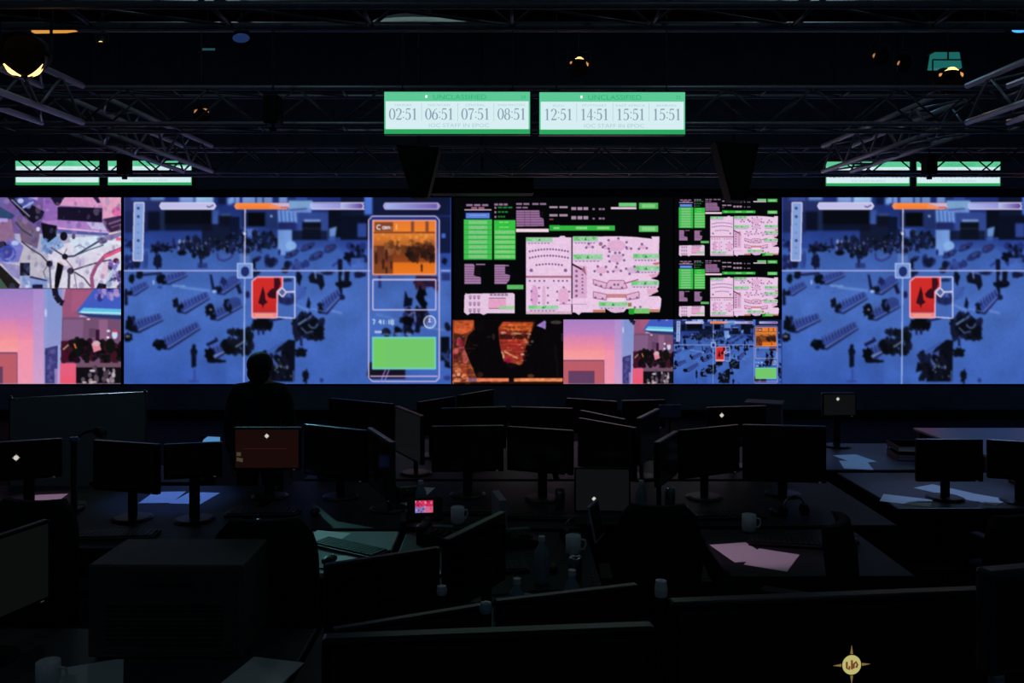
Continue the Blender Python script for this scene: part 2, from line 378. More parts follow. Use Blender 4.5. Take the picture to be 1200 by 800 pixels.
    P.poly([(420, 480), (560, 400), (560, 520), (480, 600), (420, 560)], (66, 92, 165), .9); P.line((490, 605), (580, 520), 2, (130, 150, 205), .8)
    P.specks(350, 420, 640, 720, 34, 18, 44, [(8, 10, 18), (16, 18, 36)]); P.ell(770, 430, 70, 54, (10, 14, 22))
    for y in (330, 370, 410): P.line((350, y+140), (580, y-20), 1, (30, 40, 110), .5)
    P.specks(480, 480, 680, 720, 12, 5, 14, [(110, 140, 160), (60, 90, 110), (120, 140, 190)], .7)
    P.ell(820, 680, 34, 80, (12, 16, 30)); P.ell(990, 725, 20, 24, (40, 50, 120))
    P.line((690, 620), (690, 740), 1.4, (90, 110, 180), .8)
    # centre
    P.org(125, 69, K)
    P.specks(600, 60, 820, 130, 12, 18, 40, [(30, 40, 100), (50, 70, 140)], .8); P.specks(390, 10, 520, 110, 10, 18, 40, [(20, 30, 60), (34, 46, 110)], .8)
    P.ell(430, 60, 60, 50, (18, 24, 50)); P.ell(610, 100, 30, 60, (16, 20, 44)); P.line((255, 60), (258, 130), 3.4, (14, 18, 40)); P.specks(240, 160, 320, 200, 6, 14, 26, [(18, 26, 60)])
    P.ell(738, 230, 34, 80, (10, 16, 34)); P.poly([(835, 220), (870, 175), (990, 200), (1010, 310), (970, 370), (940, 300), (850, 280)], (14, 18, 36)); P.line((905, 150), (915, 240), 1.8, (130, 150, 215), .8)
    P.ell(1040, 178, 80, 22, (24, 28, 66)); P.rect(1150, 30, 1200, 140, (14, 18, 40)); P.ell(1180, 300, 54, 56, (10, 14, 26)); P.line((1178, 140), (1180, 420), 4.4, (12, 16, 32))
    bench(P, 980, 500, 1160, 370, 1.15, 1); P.line((720, 460), (810, 330), 3, (44, 66, 140), .8); P.ell(760, 390, 50, 70, (60, 86, 165), .8); P.poly([(835, 430), (860, 500), (850, 560), (812, 540)], (14, 18, 40))
    P.line((700, 520), (840, 580), 2.4, (120, 150, 205), .5); P.line((1080, 580), (1200, 610), 3, (120, 150, 215), .5); P.line((860, 560), (1000, 590), 1.6, (120, 150, 215), .5)
    P.ell(40, 500, 80, 60, (44, 62, 130), .9, -.4); P.ell(30, 260, 70, 50, (50, 70, 145), .9, -.4); P.line((75, 300), (110, 400), 4.4, (20, 24, 56)); P.ell(185, 410, 24, 40, (26, 32, 80)); P.ell(0, 560, 20, 50, (12, 18, 30))
    P.specks(520, 410, 690, 500, 10, 18, 34, [(20, 26, 60), (60, 70, 140)], .85); P.ell(610, 480, 80, 44, (28, 38, 90), .8); P.ell(585, 150, 40, 34, (30, 34, 60))
    P.ell(600, 255, 80, 20, (20, 26, 60), .8)
    # right (tile 6, tile 8)
    P.org(255, 69, K)
    P.ell(205, 200, 78, 36, (20, 24, 56)); P.ell(50, 300, 70, 44, (8, 12, 24)); P.line((70, 150), (60, 300), 6, (12, 16, 34)); P.ell(10, 440, 34, 34, (20, 26, 60)); P.ell(22, 230, 18, 36, (90, 120, 190), .8)
    P.line((418, 210), (420, 340), 3.4, (40, 46, 110)); P.poly([(810, 210), (1040, 215), (1030, 400), (990, 330), (850, 320), (770, 290)], (44, 22, 44)); P.rect(800, 240, 1040, 262, (90, 90, 160), .5)
    P.specks(810, 280, 1030, 340, 12, 16, 40, [(60, 30, 50), (30, 24, 56)], .8)
    P.poly([(850, 300), (880, 380), (900, 470), (930, 500), (910, 560), (860, 540), (800, 440)], (6, 9, 16)); P.poly([(690, 360), (720, 440), (770, 450), (760, 530), (670, 545), (680, 450)], (10, 14, 34))
    P.ell(870, 400, 60, 50, (6, 9, 16)); P.specks(650, 580, 920, 740, 36, 20, 50, [(14, 16, 40), (10, 12, 24), (40, 44, 100)]); P.ell(730, 690, 60, 54, (6, 9, 16)); P.pl([(720, 640), (790, 590), (800, 700)], 1.6, (130, 150, 215), .7)
    P.rect(1080, 180, 1170, 260, (30, 36, 90), .8); P.ell(1110, 50, 30, 40, (12, 18, 36)); P.specks(1110, 720, 1180, 790, 8, 14, 26, [(14, 18, 40)])
    P.org(255, 135, K)
    P.specks(440, 160, 840, 250, 20, 14, 30, [(12, 16, 34), (22, 28, 60)]); P.ell(600, 190, 34, 50, (8, 10, 20)); P.ring(725, 220, 44, 44, 3, (12, 14, 30), 1, 12, PI, 2*PI); P.ring(485, 230, 40, 54, 3, (14, 18, 36), 1, 12, PI, 2*PI)
    P.ell(605, 230, 30, 14, (110, 130, 200), .8); P.ell(725, 235, 34, 14, (130, 140, 205), .8); P.ell(495, 235, 26, 10, (100, 130, 150), .8)
    P.poly([(1070, 260), (1165, 260), (1165, 460), (1180, 600), (1110, 580), (1120, 500), (1070, 520)], (8, 12, 22)); P.specks(1070, 380, 1180, 600, 14, 10, 24, [(40, 60, 120), (12, 16, 30), (70, 100, 180)], .8); P.ell(1150, 160, 34, 34, (14, 20, 44))
    P.poly([(310, 530), (690, 540), (690, 710), (300, 710), (280, 660)], (20, 14, 26), .95); P.line((380, 20), (600, 80), 3, (110, 140, 210), .4); P.line((860, 150), (1110, 190), 2, (120, 150, 215), .5); P.ell(1140, 700, 40, 26, (40, 50, 120), .8)
    P.blur(.8); P.grain(2.2, .018); P.grain(16, .04)
    # graphics on top, local photo pixels
    L = (214, 210, 240); P.org(-5, -5, K)
    P.line((5/1*9.09*0+46, 40), (3540, 40), 1, (56, 84, 180), .8)
    P.line((0*0+50, 40), (50, 2030), 1, (56, 84, 180), .6)
    P.poly([(155, 100), (262, 100), (245, 722), (142, 722)], (128, 158, 215)); P.pl([(155, 100), (262, 100), (245, 722), (142, 722)], 1.3, (215, 205, 235), 1, True)
    for y in (160, 250, 505): P.ell(198, y, 16, 16, (46, 56, 110), .9)
    for y in (330, 420, 580, 640): P.ell(196, y, 14, 10, (96, 124, 180), .7)
    P.poly([(445, 102), (1005, 102), (1028, 135), (1005, 170), (445, 170), (428, 136)], (190, 190, 232)); P.pl([(445, 102), (1005, 102), (1028, 135), (1005, 170), (445, 170), (428, 136)], 1.1, (226, 216, 240), 1, True); P.pl([(930, 140), (960, 150), (1000, 125)], 1.2, (60, 60, 120))
    P.org(125, -5, K)
    P.poly([(60, 102), (620, 102), (640, 150), (600, 172), (60, 172), (40, 136)], (240, 140, 90)); P.grad(90, 112, 420, 165, (250, 140, 60), (244, 120, 50)); P.poly([(420, 108), (630, 104), (630, 150), (560, 150)], (200, 180, 220), .9); P.line((540, 150), (620, 150), 1.1, (150, 70, 110))
    P.line((870, 102), (1440, 102), 1.2, (222, 200, 235)); P.line((870, 170), (1440, 170), 1.2, (222, 200, 235)); P.grad(850, 110, 1430, 165, (170, 185, 235), (130, 120, 200), 1, True)
    P.org(255, -5, K)
    P.grad(0, 108, 235, 165, (180, 190, 235), (90, 70, 150), 1, True); P.pl([(0, 104), (225, 104), (250, 136), (225, 170), (0, 170)], 1.2, (214, 200, 235))
    P.poly([(475, 104), (1040, 104), (1062, 136), (1040, 172), (475, 172), (458, 136)], (150, 140, 210)); P.grad(480, 112, 1030, 164, (160, 180, 235), (110, 90, 170), 1, True); P.pl([(475, 104), (1040, 104), (1062, 136), (1040, 172), (475, 172), (458, 136)], 1.1, (200, 180, 225), 1, True)
    P.line((1180, 30), (1180, 1990), 1.2, (56, 84, 190), .8)
    P.rframe(300, 245, 1055, 2010, 40, 1.3, (206, 190, 230))
    P.rect(340, 285, 1020, 875, (226, 120, 40)); P.grad(350, 300, 1010, 420, (230, 120, 50), (238, 132, 40)); P.grad(350, 420, 1010, 560, (226, 130, 50), (180, 96, 40)); P.grad(350, 560, 1010, 740, (90, 44, 26), (150, 70, 30)); P.grad(350, 740, 1010, 865, (220, 110, 30), (236, 120, 30))
    P.rect(350, 560, 560, 870, (96, 50, 34), .75); P.rect(750, 300, 785, 410, (130, 70, 50)); P.rect(905, 300, 940, 410, (130, 70, 50)); P.line((350, 420), (1010, 420), 1.6, (110, 50, 40))
    P.rect(365, 310, 560, 405, (96, 52, 40), .8)
    P.specks(370, 540, 1000, 640, 40, 14, 40, [(110, 60, 30), (70, 36, 22), (150, 90, 50)], .7); P.specks(720, 580, 990, 710, 36, 18, 44, [(40, 24, 20), (60, 30, 20), (26, 18, 18)], .85)
    for x, y, h in ((490, 660, 120), (380, 700, 130), (455, 760, 120), (540, 770, 90), (865, 800, 90), (490, 830, 90)): person_b(P, x, y, h, (60, 30, 24))
    P.specks(400, 420, 1000, 560, 30, 4, 22, [(236, 170, 90), (200, 110, 50), (240, 150, 60)], .5); P.blur(.4, 350, 290, 1010, 860)
    P.pl([(345, 290), (1018, 290), (1018, 865), (345, 865)], 1.3, (236, 170, 170), 1, True)
    # Cam: 1
    wt = (236, 220, 230)
    P.ring(410, 362, 22, 24, 1.4, wt, 1, 14, .8, 5.5); P.ring(462, 370, 14, 14, 1.2, wt); P.line((478, 352), (480, 386), 1.2, wt)
    for x in (494, 510, 526): P.line((x, 356), (x, 386), 1.2, wt)
    P.line((494, 358), (526, 358), 1.1, wt); P.ell(545, 362, 5, 5, wt); P.ell(545, 384, 5, 5, wt); P.line((598, 330), (598, 390), 1.4, (240, 190, 130))
    P.org(255, 69, K)
    P.pl([(345, 250), (1018, 250), (1018, 572), (345, 572)], 1.4, (206, 196, 235), 1, True)
    P.org(255, 135, K)
    for x in (350, 413, 450, 540, 565):                           # 7 41:18
        pass
    w2 = (190, 215, 240)
    P.pl([(338, 78), (368, 78), (352, 128)], 1.2, w2); P.pl([(425, 80), (408, 108), (440, 108)], 1.2, w2); P.line((430, 80), (430, 128), 1.2, w2); P.line((460, 80), (460, 128), 1.4, w2)
    P.ell(490, 92, 5, 5, w2); P.ell(490, 116, 5, 5, w2); P.line((518, 80), (518, 128), 1.4, w2); P.ring(552, 92, 14, 12, 1.3, w2); P.ring(552, 116, 15, 13, 1.4, w2)
    P.rect(365, 198, 440, 222, (190, 200, 235), .9)
    P.ring(952, 102, 62, 64, 1.6, (200, 215, 240)); P.ring(952, 102, 38, 40, 1, (170, 170, 230), .7); P.line((950, 60), (950, 108), 1.6, (240, 200, 220)); P.line((930, 100), (975, 100), 1, (200, 200, 235))
    P.rect(335, 262, 1022, 608, (112, 206, 196)); P.rect(352, 280, 1003, 590, (114, 198, 106)); P.rect(352, 280, 470, 590, (112, 204, 92), .5)
    P.line((425, 745), (480, 610), 1.1, (150, 130, 210)); P.line((465, 745), (518, 610), 1.1, (150, 130, 210)); P.line((315, 682), (1040, 682), 1.3, (216, 180, 220))
    # crosshair
    P.T = (0, 0, 1)
    P.line((0, 86), (290, 86), 1.5, (176, 178, 228)); P.line((373, 86), (384, 86), 1.5, (170, 175, 225))
    P.line((142.5, 14), (142, 77), 1.4, (196, 196, 230)); P.line((142, 94), (141, 219), 1.5, (150, 175, 232)); P.ell(142, 42.5, 1.6, 2, (200, 215, 245))
    P.rect(133.5, 77.5, 151, 94.5, (126, 160, 222), .85); P.ell(142.5, 87, 5, 6, (30, 44, 106)); P.rframe(133.5, 77.5, 151, 94.5, 0, 1.3, (190, 200, 240))
    # red box, tile 5 coords
    P.org(125, 69, K)
    P.poly([(290, 225), (560, 225), (560, 320), (500, 370), (500, 600), (240, 600), (240, 265)], (206, 44, 40)); P.grad(245, 420, 495, 600, (206, 44, 40), (180, 36, 40), .6)
    P.poly([(470, 230), (525, 230), (540, 290), (520, 350), (490, 380), (490, 450), (440, 450), (405, 400), (440, 350), (470, 340)], (62, 14, 30))
    P.ell(445, 400, 44, 50, (52, 12, 26)); P.poly([(350, 320), (372, 400), (376, 460), (402, 490), (360, 520), (352, 560), (340, 520), (300, 500), (318, 430)], (54, 14, 26))
    P.rect(240, 602, 500, 655, (236, 130, 130)); P.rect(270, 618, 460, 640, (240, 160, 130))
    P.pl([(290, 222), (560, 222), (560, 330), (505, 372), (500, 655), (235, 655), (235, 265)], 1.6, (236, 170, 190), 1, True)
    P.pl([(560, 222), (692, 222), (692, 662), (500, 650)], 1.4, (200, 205, 240)); P.line((600, 382), (690, 378), 1.8, (220, 200, 230))
    P.poly([(555, 335), (600, 385), (560, 435), (510, 385)], (84, 100, 150)); P.pl([(555, 335), (600, 385), (560, 435), (510, 385)], 1.6, (214, 205, 235), 1, True)
    P.blur(.3)
    return P

def paint_map():
    P = Pic(258, 142, (5, 6, 8), 4); PK = (232, 198, 228); PU = (170, 130, 170); GR = (74, 196, 84); LG = (150, 216, 150)
    def chair(x, y, r=13): P.ell(x, y, r*.95, r*.95, (112, 82, 132), .85)
    def label(x0, y0, x1, y1):
        P.rect(x0, y0, x1, y1, (150, 206, 160)); P.rect(x0+4, y0+6, x0+(x1-x0)*.25, y1-6, GR, .5)
        P.specks(x0+8, y0+10, x1-8, y1-10, 12, 5, 10, [(90, 150, 100), (180, 220, 190)], .6); P.poly([((x0+x1)/2-18, y1-8), ((x0+x1)/2, y0+8), ((x0+x1)/2+18, y1-8)], (50, 150, 60))
        P.rect(x0, y1+4, x1, y1+14, (190, 170, 210), .7)
        for i in range(7): P.rect(x0+20+i*(x1-x0-40)/7, y1+16, x0+20+(i+.6)*(x1-x0-40)/7, y1+26, (110, 80, 130), .8)
    def words(x0, y0, x1, y1, c, n=4):
        for i in range(n):
            a = x0+(x1-x0)*i/n; P.rect(a, y0, a+(x1-x0)/n*.82, y1, c, .85)
    P.org(4, -1, 10)                                    # photo origin 536,230 ; local origin 532,231
    words(100, 88, 380, 112, PU, 3); words(160, 122, 330, 144, (190, 120, 150), 2); P.rect(80, 148, 400, 162, (190, 160, 190))
    P.rect(80, 180, 400, 268, (10, 20, 60)); P.rect(98, 192, 378, 254, (92, 130, 214)); P.rect(140, 214, 340, 226, (150, 170, 230), .7)
    P.rect(72, 268, 408, 738, (60, 190, 78)); P.rect(430, 275, 682, 738, (50, 190, 66))
    for i in range(8):
        y = 282+i*57; P.rect(128, y, 350, y+40, (128, 206, 130), .8); words(150, y+12, 330, y+24, (150, 180, 150), 5); P.line((72, y+50), (408, y+50), .6, (40, 130, 60), .7)
        if i > 1: P.rect(440, y, 675, y+40, (134, 208, 130), .75); P.line((430, y+50), (682, y+50), .6, (30, 130, 50), .7); words(480, y+12, 620, y+24, (160, 190, 150), 4)
        else: words(490, y+10, 610, y+26, (140, 220, 120), 2)
    words(432, 80, 600, 104, (170, 130, 170), 3)
    for y, x1 in ((128, 655), (180, 600), (236, 565)): P.rect(436, y-10, 458, y+14, (150, 120, 150)); words(475, y-10, x1, y+10, (40, 140, 60), 3)
    words(690, 76, 860, 98, PU, 2); words(880, 76, 1060, 98, PU, 2); words(690, 120, 840, 138, PU, 2)
    P.poly([(690, 160), (965, 160), (970, 240), (1015, 260), (1020, 345), (690, 350)], (150, 108, 150))
    for i in range(6): P.line((690, 186+i*28), (1010, 186+i*28), .7, (60, 34, 64), .7)
    for x in (790, 855): P.line((x, 165), (x, 350), .7, (70, 40, 76), .6)
    P.rect(688, 374, 1075, 416, (240, 210, 224)); words(1082, 112, 1320, 136, (200, 170, 196), 2); words(1082, 205, 1320, 232, (190, 160, 190), 2); words(1082, 258, 1140, 276, (150, 80, 90), 1)
    P.rect(1082, 332, 1205, 400, (36, 172, 56)); words(1130, 356, 1260, 380, LG, 1)
    P.org(124, -1, 9.23)
    words(130, 112, 325, 146, (196, 160, 190), 3); words(130, 210, 325, 246, (196, 160, 190), 3); words(360, 125, 390, 146, PU, 1); words(430, 125, 500, 146, PU, 2); words(360, 228, 390, 248, PU, 1); words(430, 226, 500, 248, PU, 2)
    P.rect(0, 312, 605, 368, (50, 180, 66)); words(180, 326, 330, 350, LG, 1); words(410, 326, 570, 350, LG, 1)
    P.rect(645, 66, 838, 108, (110, 200, 120)); P.rect(560, 112, 838, 136, (230, 200, 222)); P.rect(866, 66, 1076, 134, (76, 180, 84)); P.rect(900, 80, 1040, 120, LG, .7); P.rect(866, 314, 1076, 380, (90, 190, 100)); P.rect(900, 326, 1040, 366, LG, .7)
    # rooms left part
    P.org(4, -1, 10)
    P.poly([(805, 475), (1190, 475), (1215, 458), (1260, 458), (1280, 475), (1346, 475), (1346, 1020), (805, 1020)], PK)
    P.poly([(430-360+10, 1125+10), (650, 1125), (672, 1140), (672, 1362), (350, 1362), (305, 1382), (260, 1362), (150, 1362), (115, 1384), (75, 1350), (80, 1150), (110, 1125)], (226, 196, 222))
    label(808, 478, 1120, 524)
    for k, (cx0, cx1, yy, dip) in enumerate(((850, 1300, 640, 26), (850, 1300, 715, 26), (930, 1230, 800, 12))):
        n = 14 if k < 2 else 9
        for i in range(n): t = i/(n-1); chair(cx0+(cx1-cx0)*t, yy-dip*math.sin(PI*t)*1.0, 13)
    chair(868, 862, 22); chair(1272, 862, 22)
    P.rect(805, 925, 1346, 950, (170, 110, 130)); P.rect(805, 950, 1346, 1372, PK)
    for x in (850, 910, 965, 1022, 1135, 1190, 1240, 1290): chair(x, 985, 13)
    P.ell(905, 1160, 44, 130, (214, 150, 200), .8); P.ell(1018, 1160, 22, 130, (214, 170, 205), .8); P.ell(1250, 1160, 66, 100, (222, 160, 200), .7)
    for x, y in ((870, 1105), (870, 1205), (960, 1065), (960, 1160), (960, 1240), (1065, 1065), (1065, 1155), (1065, 1240), (1175, 1110), (1175, 1210), (1250, 1060), (1315, 1110), (1315, 1210), (1250, 1245)): chair(x, y, 13)
    label(835, 1270, 1185, 1312); P.rect(805, 1340, 1346, 1372, (190, 150, 160), .5)
    # small room
    for i in range(3):
        for j in range(3): P.rect(130+j*50, 1150+i*78, 165+j*50, 1190+i*78, (180, 140, 180)); chair(148+j*50, 1192+i*78, 9)
    P.rect(365, 1195, 570, 1310, (226, 160, 196)); words(380, 1132, 600, 1160, (140, 110, 150), 5); P.line((370, 1185), (570, 1185), .8, (130, 80, 120)); P.line((370, 1306), (570, 1306), .8, (130, 80, 120)); P.rect(490, 1278, 670, 1318, (150, 206, 150), .9)
    P.rect(582, 1030, 775, 1082, (90, 180, 96)); words(80, 785, 350, 800, PU, 2)
    P.poly([(80, 800), (200, 800), (190, 920), (275, 945), (275, 1020), (80, 1020)], (160, 118, 160)); P.poly([(435, 795), (560, 795), (560, 900), (620, 920), (610, 975), (575, 1020), (435, 1020)], (160, 118, 160))
    for i in range(7): P.line((80, 822+i*28), (275, 822+i*28), .7, (60, 34, 64), .6); P.line((435, 822+i*28), (620, 822+i*28), .7, (60, 34, 64), .6)
    words(560, 798, 615, 812, PU, 1)
    # big room on the right
    P.org(124, 59, 9.23)
    P.poly([(135, -120), (150, -120), (430, -125), (640, -128), (820, -120), (1010, -100), (1000, -125), (1090, -125), (1085, 40), (1090, 260), (1000, 330), (1080, 350), (1080, 420), (1000, 510), (960, 520), (1090, 520), (1110, 545), (1105, 620), (1090, 690), (1000, 690), (960, 690), (730, 655), (700, 690), (600, 700), (540, 675), (500, 650), (500, 695), (240, 695), (210, 722), (170, 695), (135, 695)], PK)
    P.line((135, -120), (135, 545), 1.5, (46, 26, 56)); P.line((135, 605), (135, 690), 1.5, (60, 34, 60)); P.line((0, 605), (300, 605), .8, (180, 140, 180))
    label(150, -128, 420, -74); label(150, 68, 470, 122); label(800, 62, 1085, 114); label(800, 192, 1088, 244); label(780, 355, 1085, 402); label(430, 580, 740, 630)
    P.rect(745, 590, 785, 630, (150, 120, 70)); P.rect(365, 665, 500, 695, (190, 120, 100)); P.rect(960, 660, 1090, 692, (190, 130, 110)); P.rect(755, 650, 980, 705, (120, 196, 110)); P.poly([(755, 650), (820, 650), (810, 715), (760, 715)], (30, 160, 40))
    P.poly([(145, 180), (300, 200), (300, 540), (145, 540)], (218, 170, 206)); P.line((140, 175), (270, 245), 2, (50, 26, 40)); P.poly([(270, 190), (296, 300), (240, 240)], (160, 100, 120))
    for i in range(6): chair(185, 250+i*53, 16); chair(250, 290+i*38, 11)
    def desk(cx, cy, r, k, c=(222, 170, 206)):
        P.ell(cx, cy, r*.9, r*.58, c, .9)
        for i in range(k):
            a = 2*PI*i/k+.4; chair(cx+r*1.15*math.cos(a), cy+r*.72*math.sin(a), 15)
    desk(325, -20, 36, 3); desk(620, -25, 110, 7); desk(905, -10, 44, 3); P.ell(450, -45, 22, 22, (150, 110, 140)); desk(505, 0, 30, 2); desk(755, 0, 24, 2)
    desk(620, 110, 80, 6, (214, 170, 206)); desk(458, 240, 66, 5); desk(625, 235, 42, 3); desk(790, 240, 60, 4, (206, 170, 206))
    OUT = (160, 96, 132)
    for pts in ([(370, 340), (520, 380), (505, 440), (370, 390)], [(370, 470), (515, 500), (510, 560), (370, 540)], [(725, 505), (865, 470), (870, 540), (735, 560)], [(520, 380), (545, 350), (700, 350), (740, 430), (690, 440), (560, 440), (505, 430)]):
        P.poly(pts, (222, 176, 208)); P.pl(pts, 1, OUT, .9, True)
    P.pl([(700, 385), (860, 340)], 1.4, OUT); P.rect(515, 495, 725, 535, (196, 130, 140)); P.ell(620, 560, 100, 24, (240, 210, 232)); P.ell(620, 672, 80, 26, (220, 180, 215))
    for x, y in ((398, 398), (455, 412), (560, 428), (600, 395), (640, 395), (682, 428), (392, 535), (470, 545), (768, 548), (845, 535), (880, 635), (820, 640)): chair(x, y, 14)
    P.poly([(950, 440), (1060, 430), (1080, 470), (1000, 505), (960, 500)], (222, 170, 200)); P.poly([(970, 290), (1090, 270), (1060, 310), (1010, 325)], (220, 160, 190)); P.poly([(1010, 165), (1085, 150), (1085, 180), (1040, 185)], (200, 90, 90), .8)
    P.blur(.36); P.grain(1.5, .02)
    return P

def paint_cables():
    P = Pic(142, 107, (170, 170, 200), 4); P.org(0, -5, 6.897)
    bk = (20, 18, 34)
    P.poly([(0, 20), (1000, 20), (1000, 330), (0, 330)], (110, 84, 150)); P.poly([(350, 40), (500, 60), (460, 250), (340, 230)], (140, 100, 176))
    P.poly([(480, 100), (530, 20), (980, 20), (985, 180), (830, 210), (830, 120)], (214, 150, 196)); P.poly([(830, 30), (980, 20), (985, 180), (840, 200)], (222, 160, 190)); P.ell(945, 150, 38, 40, (220, 110, 170))
    P.poly([(465, 110), (830, 120), (825, 235), (465, 215)], (24, 18, 40)); P.poly([(330, 225), (470, 220), (830, 240), (870, 310), (470, 290)], (170, 124, 196)); P.poly([(700, 235), (830, 240), (870, 310), (740, 290)], (190, 180, 220)); P.line((470, 285), (880, 320), 2, (220, 180, 225))
    P.poly([(460, 300), (900, 325), (860, 345), (460, 325)], (80, 90, 160))
    P.poly([(400, 20), (530, 20), (480, 100), (450, 100)], (26, 20, 44)); P.poly([(740, 20), (790, 20), (815, 75), (790, 80)], (40, 30, 60))
    P.poly([(840, 210), (985, 180), (985, 290), (900, 320), (850, 260)], (56, 36, 66)); P.line((880, 250), (985, 215), 2.4, (120, 90, 130)); P.line((900, 280), (985, 250), 1.6, (110, 80, 120))
    P.poly([(50, 25), (130, 25), (360, 150), (340, 200), (270, 245), (200, 200)], bk); P.poly([(120, 40), (210, 25), (290, 60), (230, 130), (150, 90)], (70, 80, 160)); P.poly([(220, 30), (310, 30), (300, 60)], (180, 150, 220)); P.ell(165, 62, 26, 20, (190, 190, 230)); P.line((180, 120), (270, 70), 2.6, (150, 160, 220)); P.line((90, 50), (240, 190), 1.6, (140, 130, 160))
    P.poly([(0, 110), (120, 180), (90, 210), (0, 200)], (44, 70, 110)); P.poly([(0, 200), (90, 215), (120, 370), (0, 400)], (140, 104, 140)); P.rect(0, 205, 60, 235, (170, 150, 220))
    P.poly([(140, 200), (330, 300), (300, 450), (170, 390)], (110, 90, 120)); P.poly([(170, 400), (390, 540), (380, 700), (140, 650), (100, 500)], (184, 180, 196))
    P.poly([(0, 400), (120, 370), (190, 430), (150, 560), (0, 560)], (120, 116, 196)); P.ell(40, 470, 60, 60, (60, 66, 150)); P.ell(20, 420, 30, 30, bk); P.ell(120, 405, 30, 20, (170, 190, 235)); P.ring(60, 490, 60, 60, 2.4, (50, 80, 180), .8)
    P.poly([(390, 430), (985, 330), (985, 770), (390, 770)], (214, 210, 228)); P.poly([(560, 360), (985, 340), (900, 420), (600, 520)], (206, 220, 236)); P.poly([(330, 330), (460, 330), (520, 430), (400, 490), (340, 470)], (130, 160, 210))
    P.poly([(330, 240), (460, 265), (455, 350), (390, 400), (350, 370)], (18, 14, 26)); P.ell(515, 350, 30, 36, bk); P.ell(595, 350, 14, 24, (40, 44, 90)); P.ell(308, 292, 16, 18, (200, 205, 240)); P.specks(330, 370, 520, 480, 14, 8, 18, [(90, 150, 210), (170, 200, 235), (70, 90, 140)], .8)
    for pts, w, c in (([(170, 390), (260, 460), (330, 500), (395, 570)], 1.6, (60, 56, 66)), ([(400, 580), (410, 770)], 2.2, (90, 96, 110)), ([(410, 440), (525, 515)], 1.6, (60, 50, 70)), ([(525, 515), (600, 510), (700, 450), (800, 390)], 2.2, (60, 64, 96)), ([(600, 510), (720, 460), (840, 420)], 1.2, (70, 64, 80)),
                      ([(570, 630), (700, 590), (800, 560), (900, 540)], 1.6, (56, 44, 60)), ([(560, 640), (555, 770)], 3, (66, 64, 80)), ([(600, 650), (620, 770)], 1, (100, 96, 110)), ([(600, 640), (680, 690), (735, 760)], 1.6, (70, 60, 76)), ([(525, 530), (590, 610)], 1.2, (130, 90, 110)), ([(540, 450), (510, 510)], 1, (110, 96, 110)), ([(700, 450), (640, 420), (600, 440)], 1, (110, 110, 150)), ([(380, 590), (350, 640), (370, 690)], 1, (90, 96, 100)), ([(120, 230), (180, 300), (260, 350)], 2, (60, 64, 76))): P.pl(pts, w, c)
    for x, y, r in ((400, 573, 26), (525, 515, 24), (570, 632, 28)): P.ell(x, y, r, r, (26, 22, 36))
    P.poly([(465, 560), (515, 590), (490, 700), (465, 790), (440, 790), (445, 680)], (12, 12, 18)); P.line((480, 555), (510, 580), 1.4, (220, 170, 130))
    P.pl([(985, 450), (860, 500), (780, 590), (740, 680), (750, 770)], 4.4, (150, 76, 120)); P.pl([(985, 455), (900, 495), (840, 520)], 3.6, (220, 90, 130)); P.poly([(800, 690), (850, 560), (900, 560), (860, 700)], (220, 190, 215))
    P.poly([(780, 370), (985, 300), (985, 345), (820, 420)], (130, 120, 170)); P.line((880, 330), (985, 310), 2, (220, 200, 190)); P.ell(830, 385, 34, 26, (70, 70, 110)); P.line((870, 390), (985, 415), 3, (225, 225, 235)); P.rect(940, 360, 985, 385, (220, 100, 130))
    P.poly([(850, 760), (890, 660), (950, 540), (970, 560), (900, 760)], (170, 200, 225)); P.poly([(880, 720), (920, 650), (945, 700)], (30, 26, 70)); P.ell(940, 548, 24, 22, (80, 36, 50)); P.specks(860, 560, 985, 770, 20, 8, 22, [(60, 50, 120), (120, 90, 180), (40, 36, 60), (190, 200, 225)], .8); P.poly([(780, 770), (800, 730), (860, 740), (860, 770)], bk)
    P.rect(160, 565, 240, 670, (24, 20, 36)); P.poly([(0, 570), (30, 600), (160, 740), (150, 770), (60, 770), (0, 700)], (30, 26, 26)); P.line((0, 575), (160, 735), 2, (190, 190, 215)); P.poly([(0, 690), (60, 770), (0, 775)], (60, 90, 76)); P.poly([(0, 560), (160, 590), (160, 700), (100, 680)], (120, 112, 180), .6)
    P.poly([(180, 670), (380, 710), (380, 770), (170, 770)], (130, 150, 205)); P.line((240, 680), (380, 710), 2, (40, 44, 80)); P.rect(260, 742, 345, 770, (24, 26, 60)); P.specks(170, 690, 260, 770, 8, 8, 16, [(90, 150, 200), (190, 205, 235)], .8)
    P.rect(0, 770, 1000, 800, (150, 110, 150))
    P.specks(0, 30, 985, 770, 160, 6, 26, [(60, 50, 110), (190, 190, 220), (130, 110, 170), (200, 160, 200), (90, 120, 180)], .28)
    P.blur(.55); P.grain(3, .03); return P

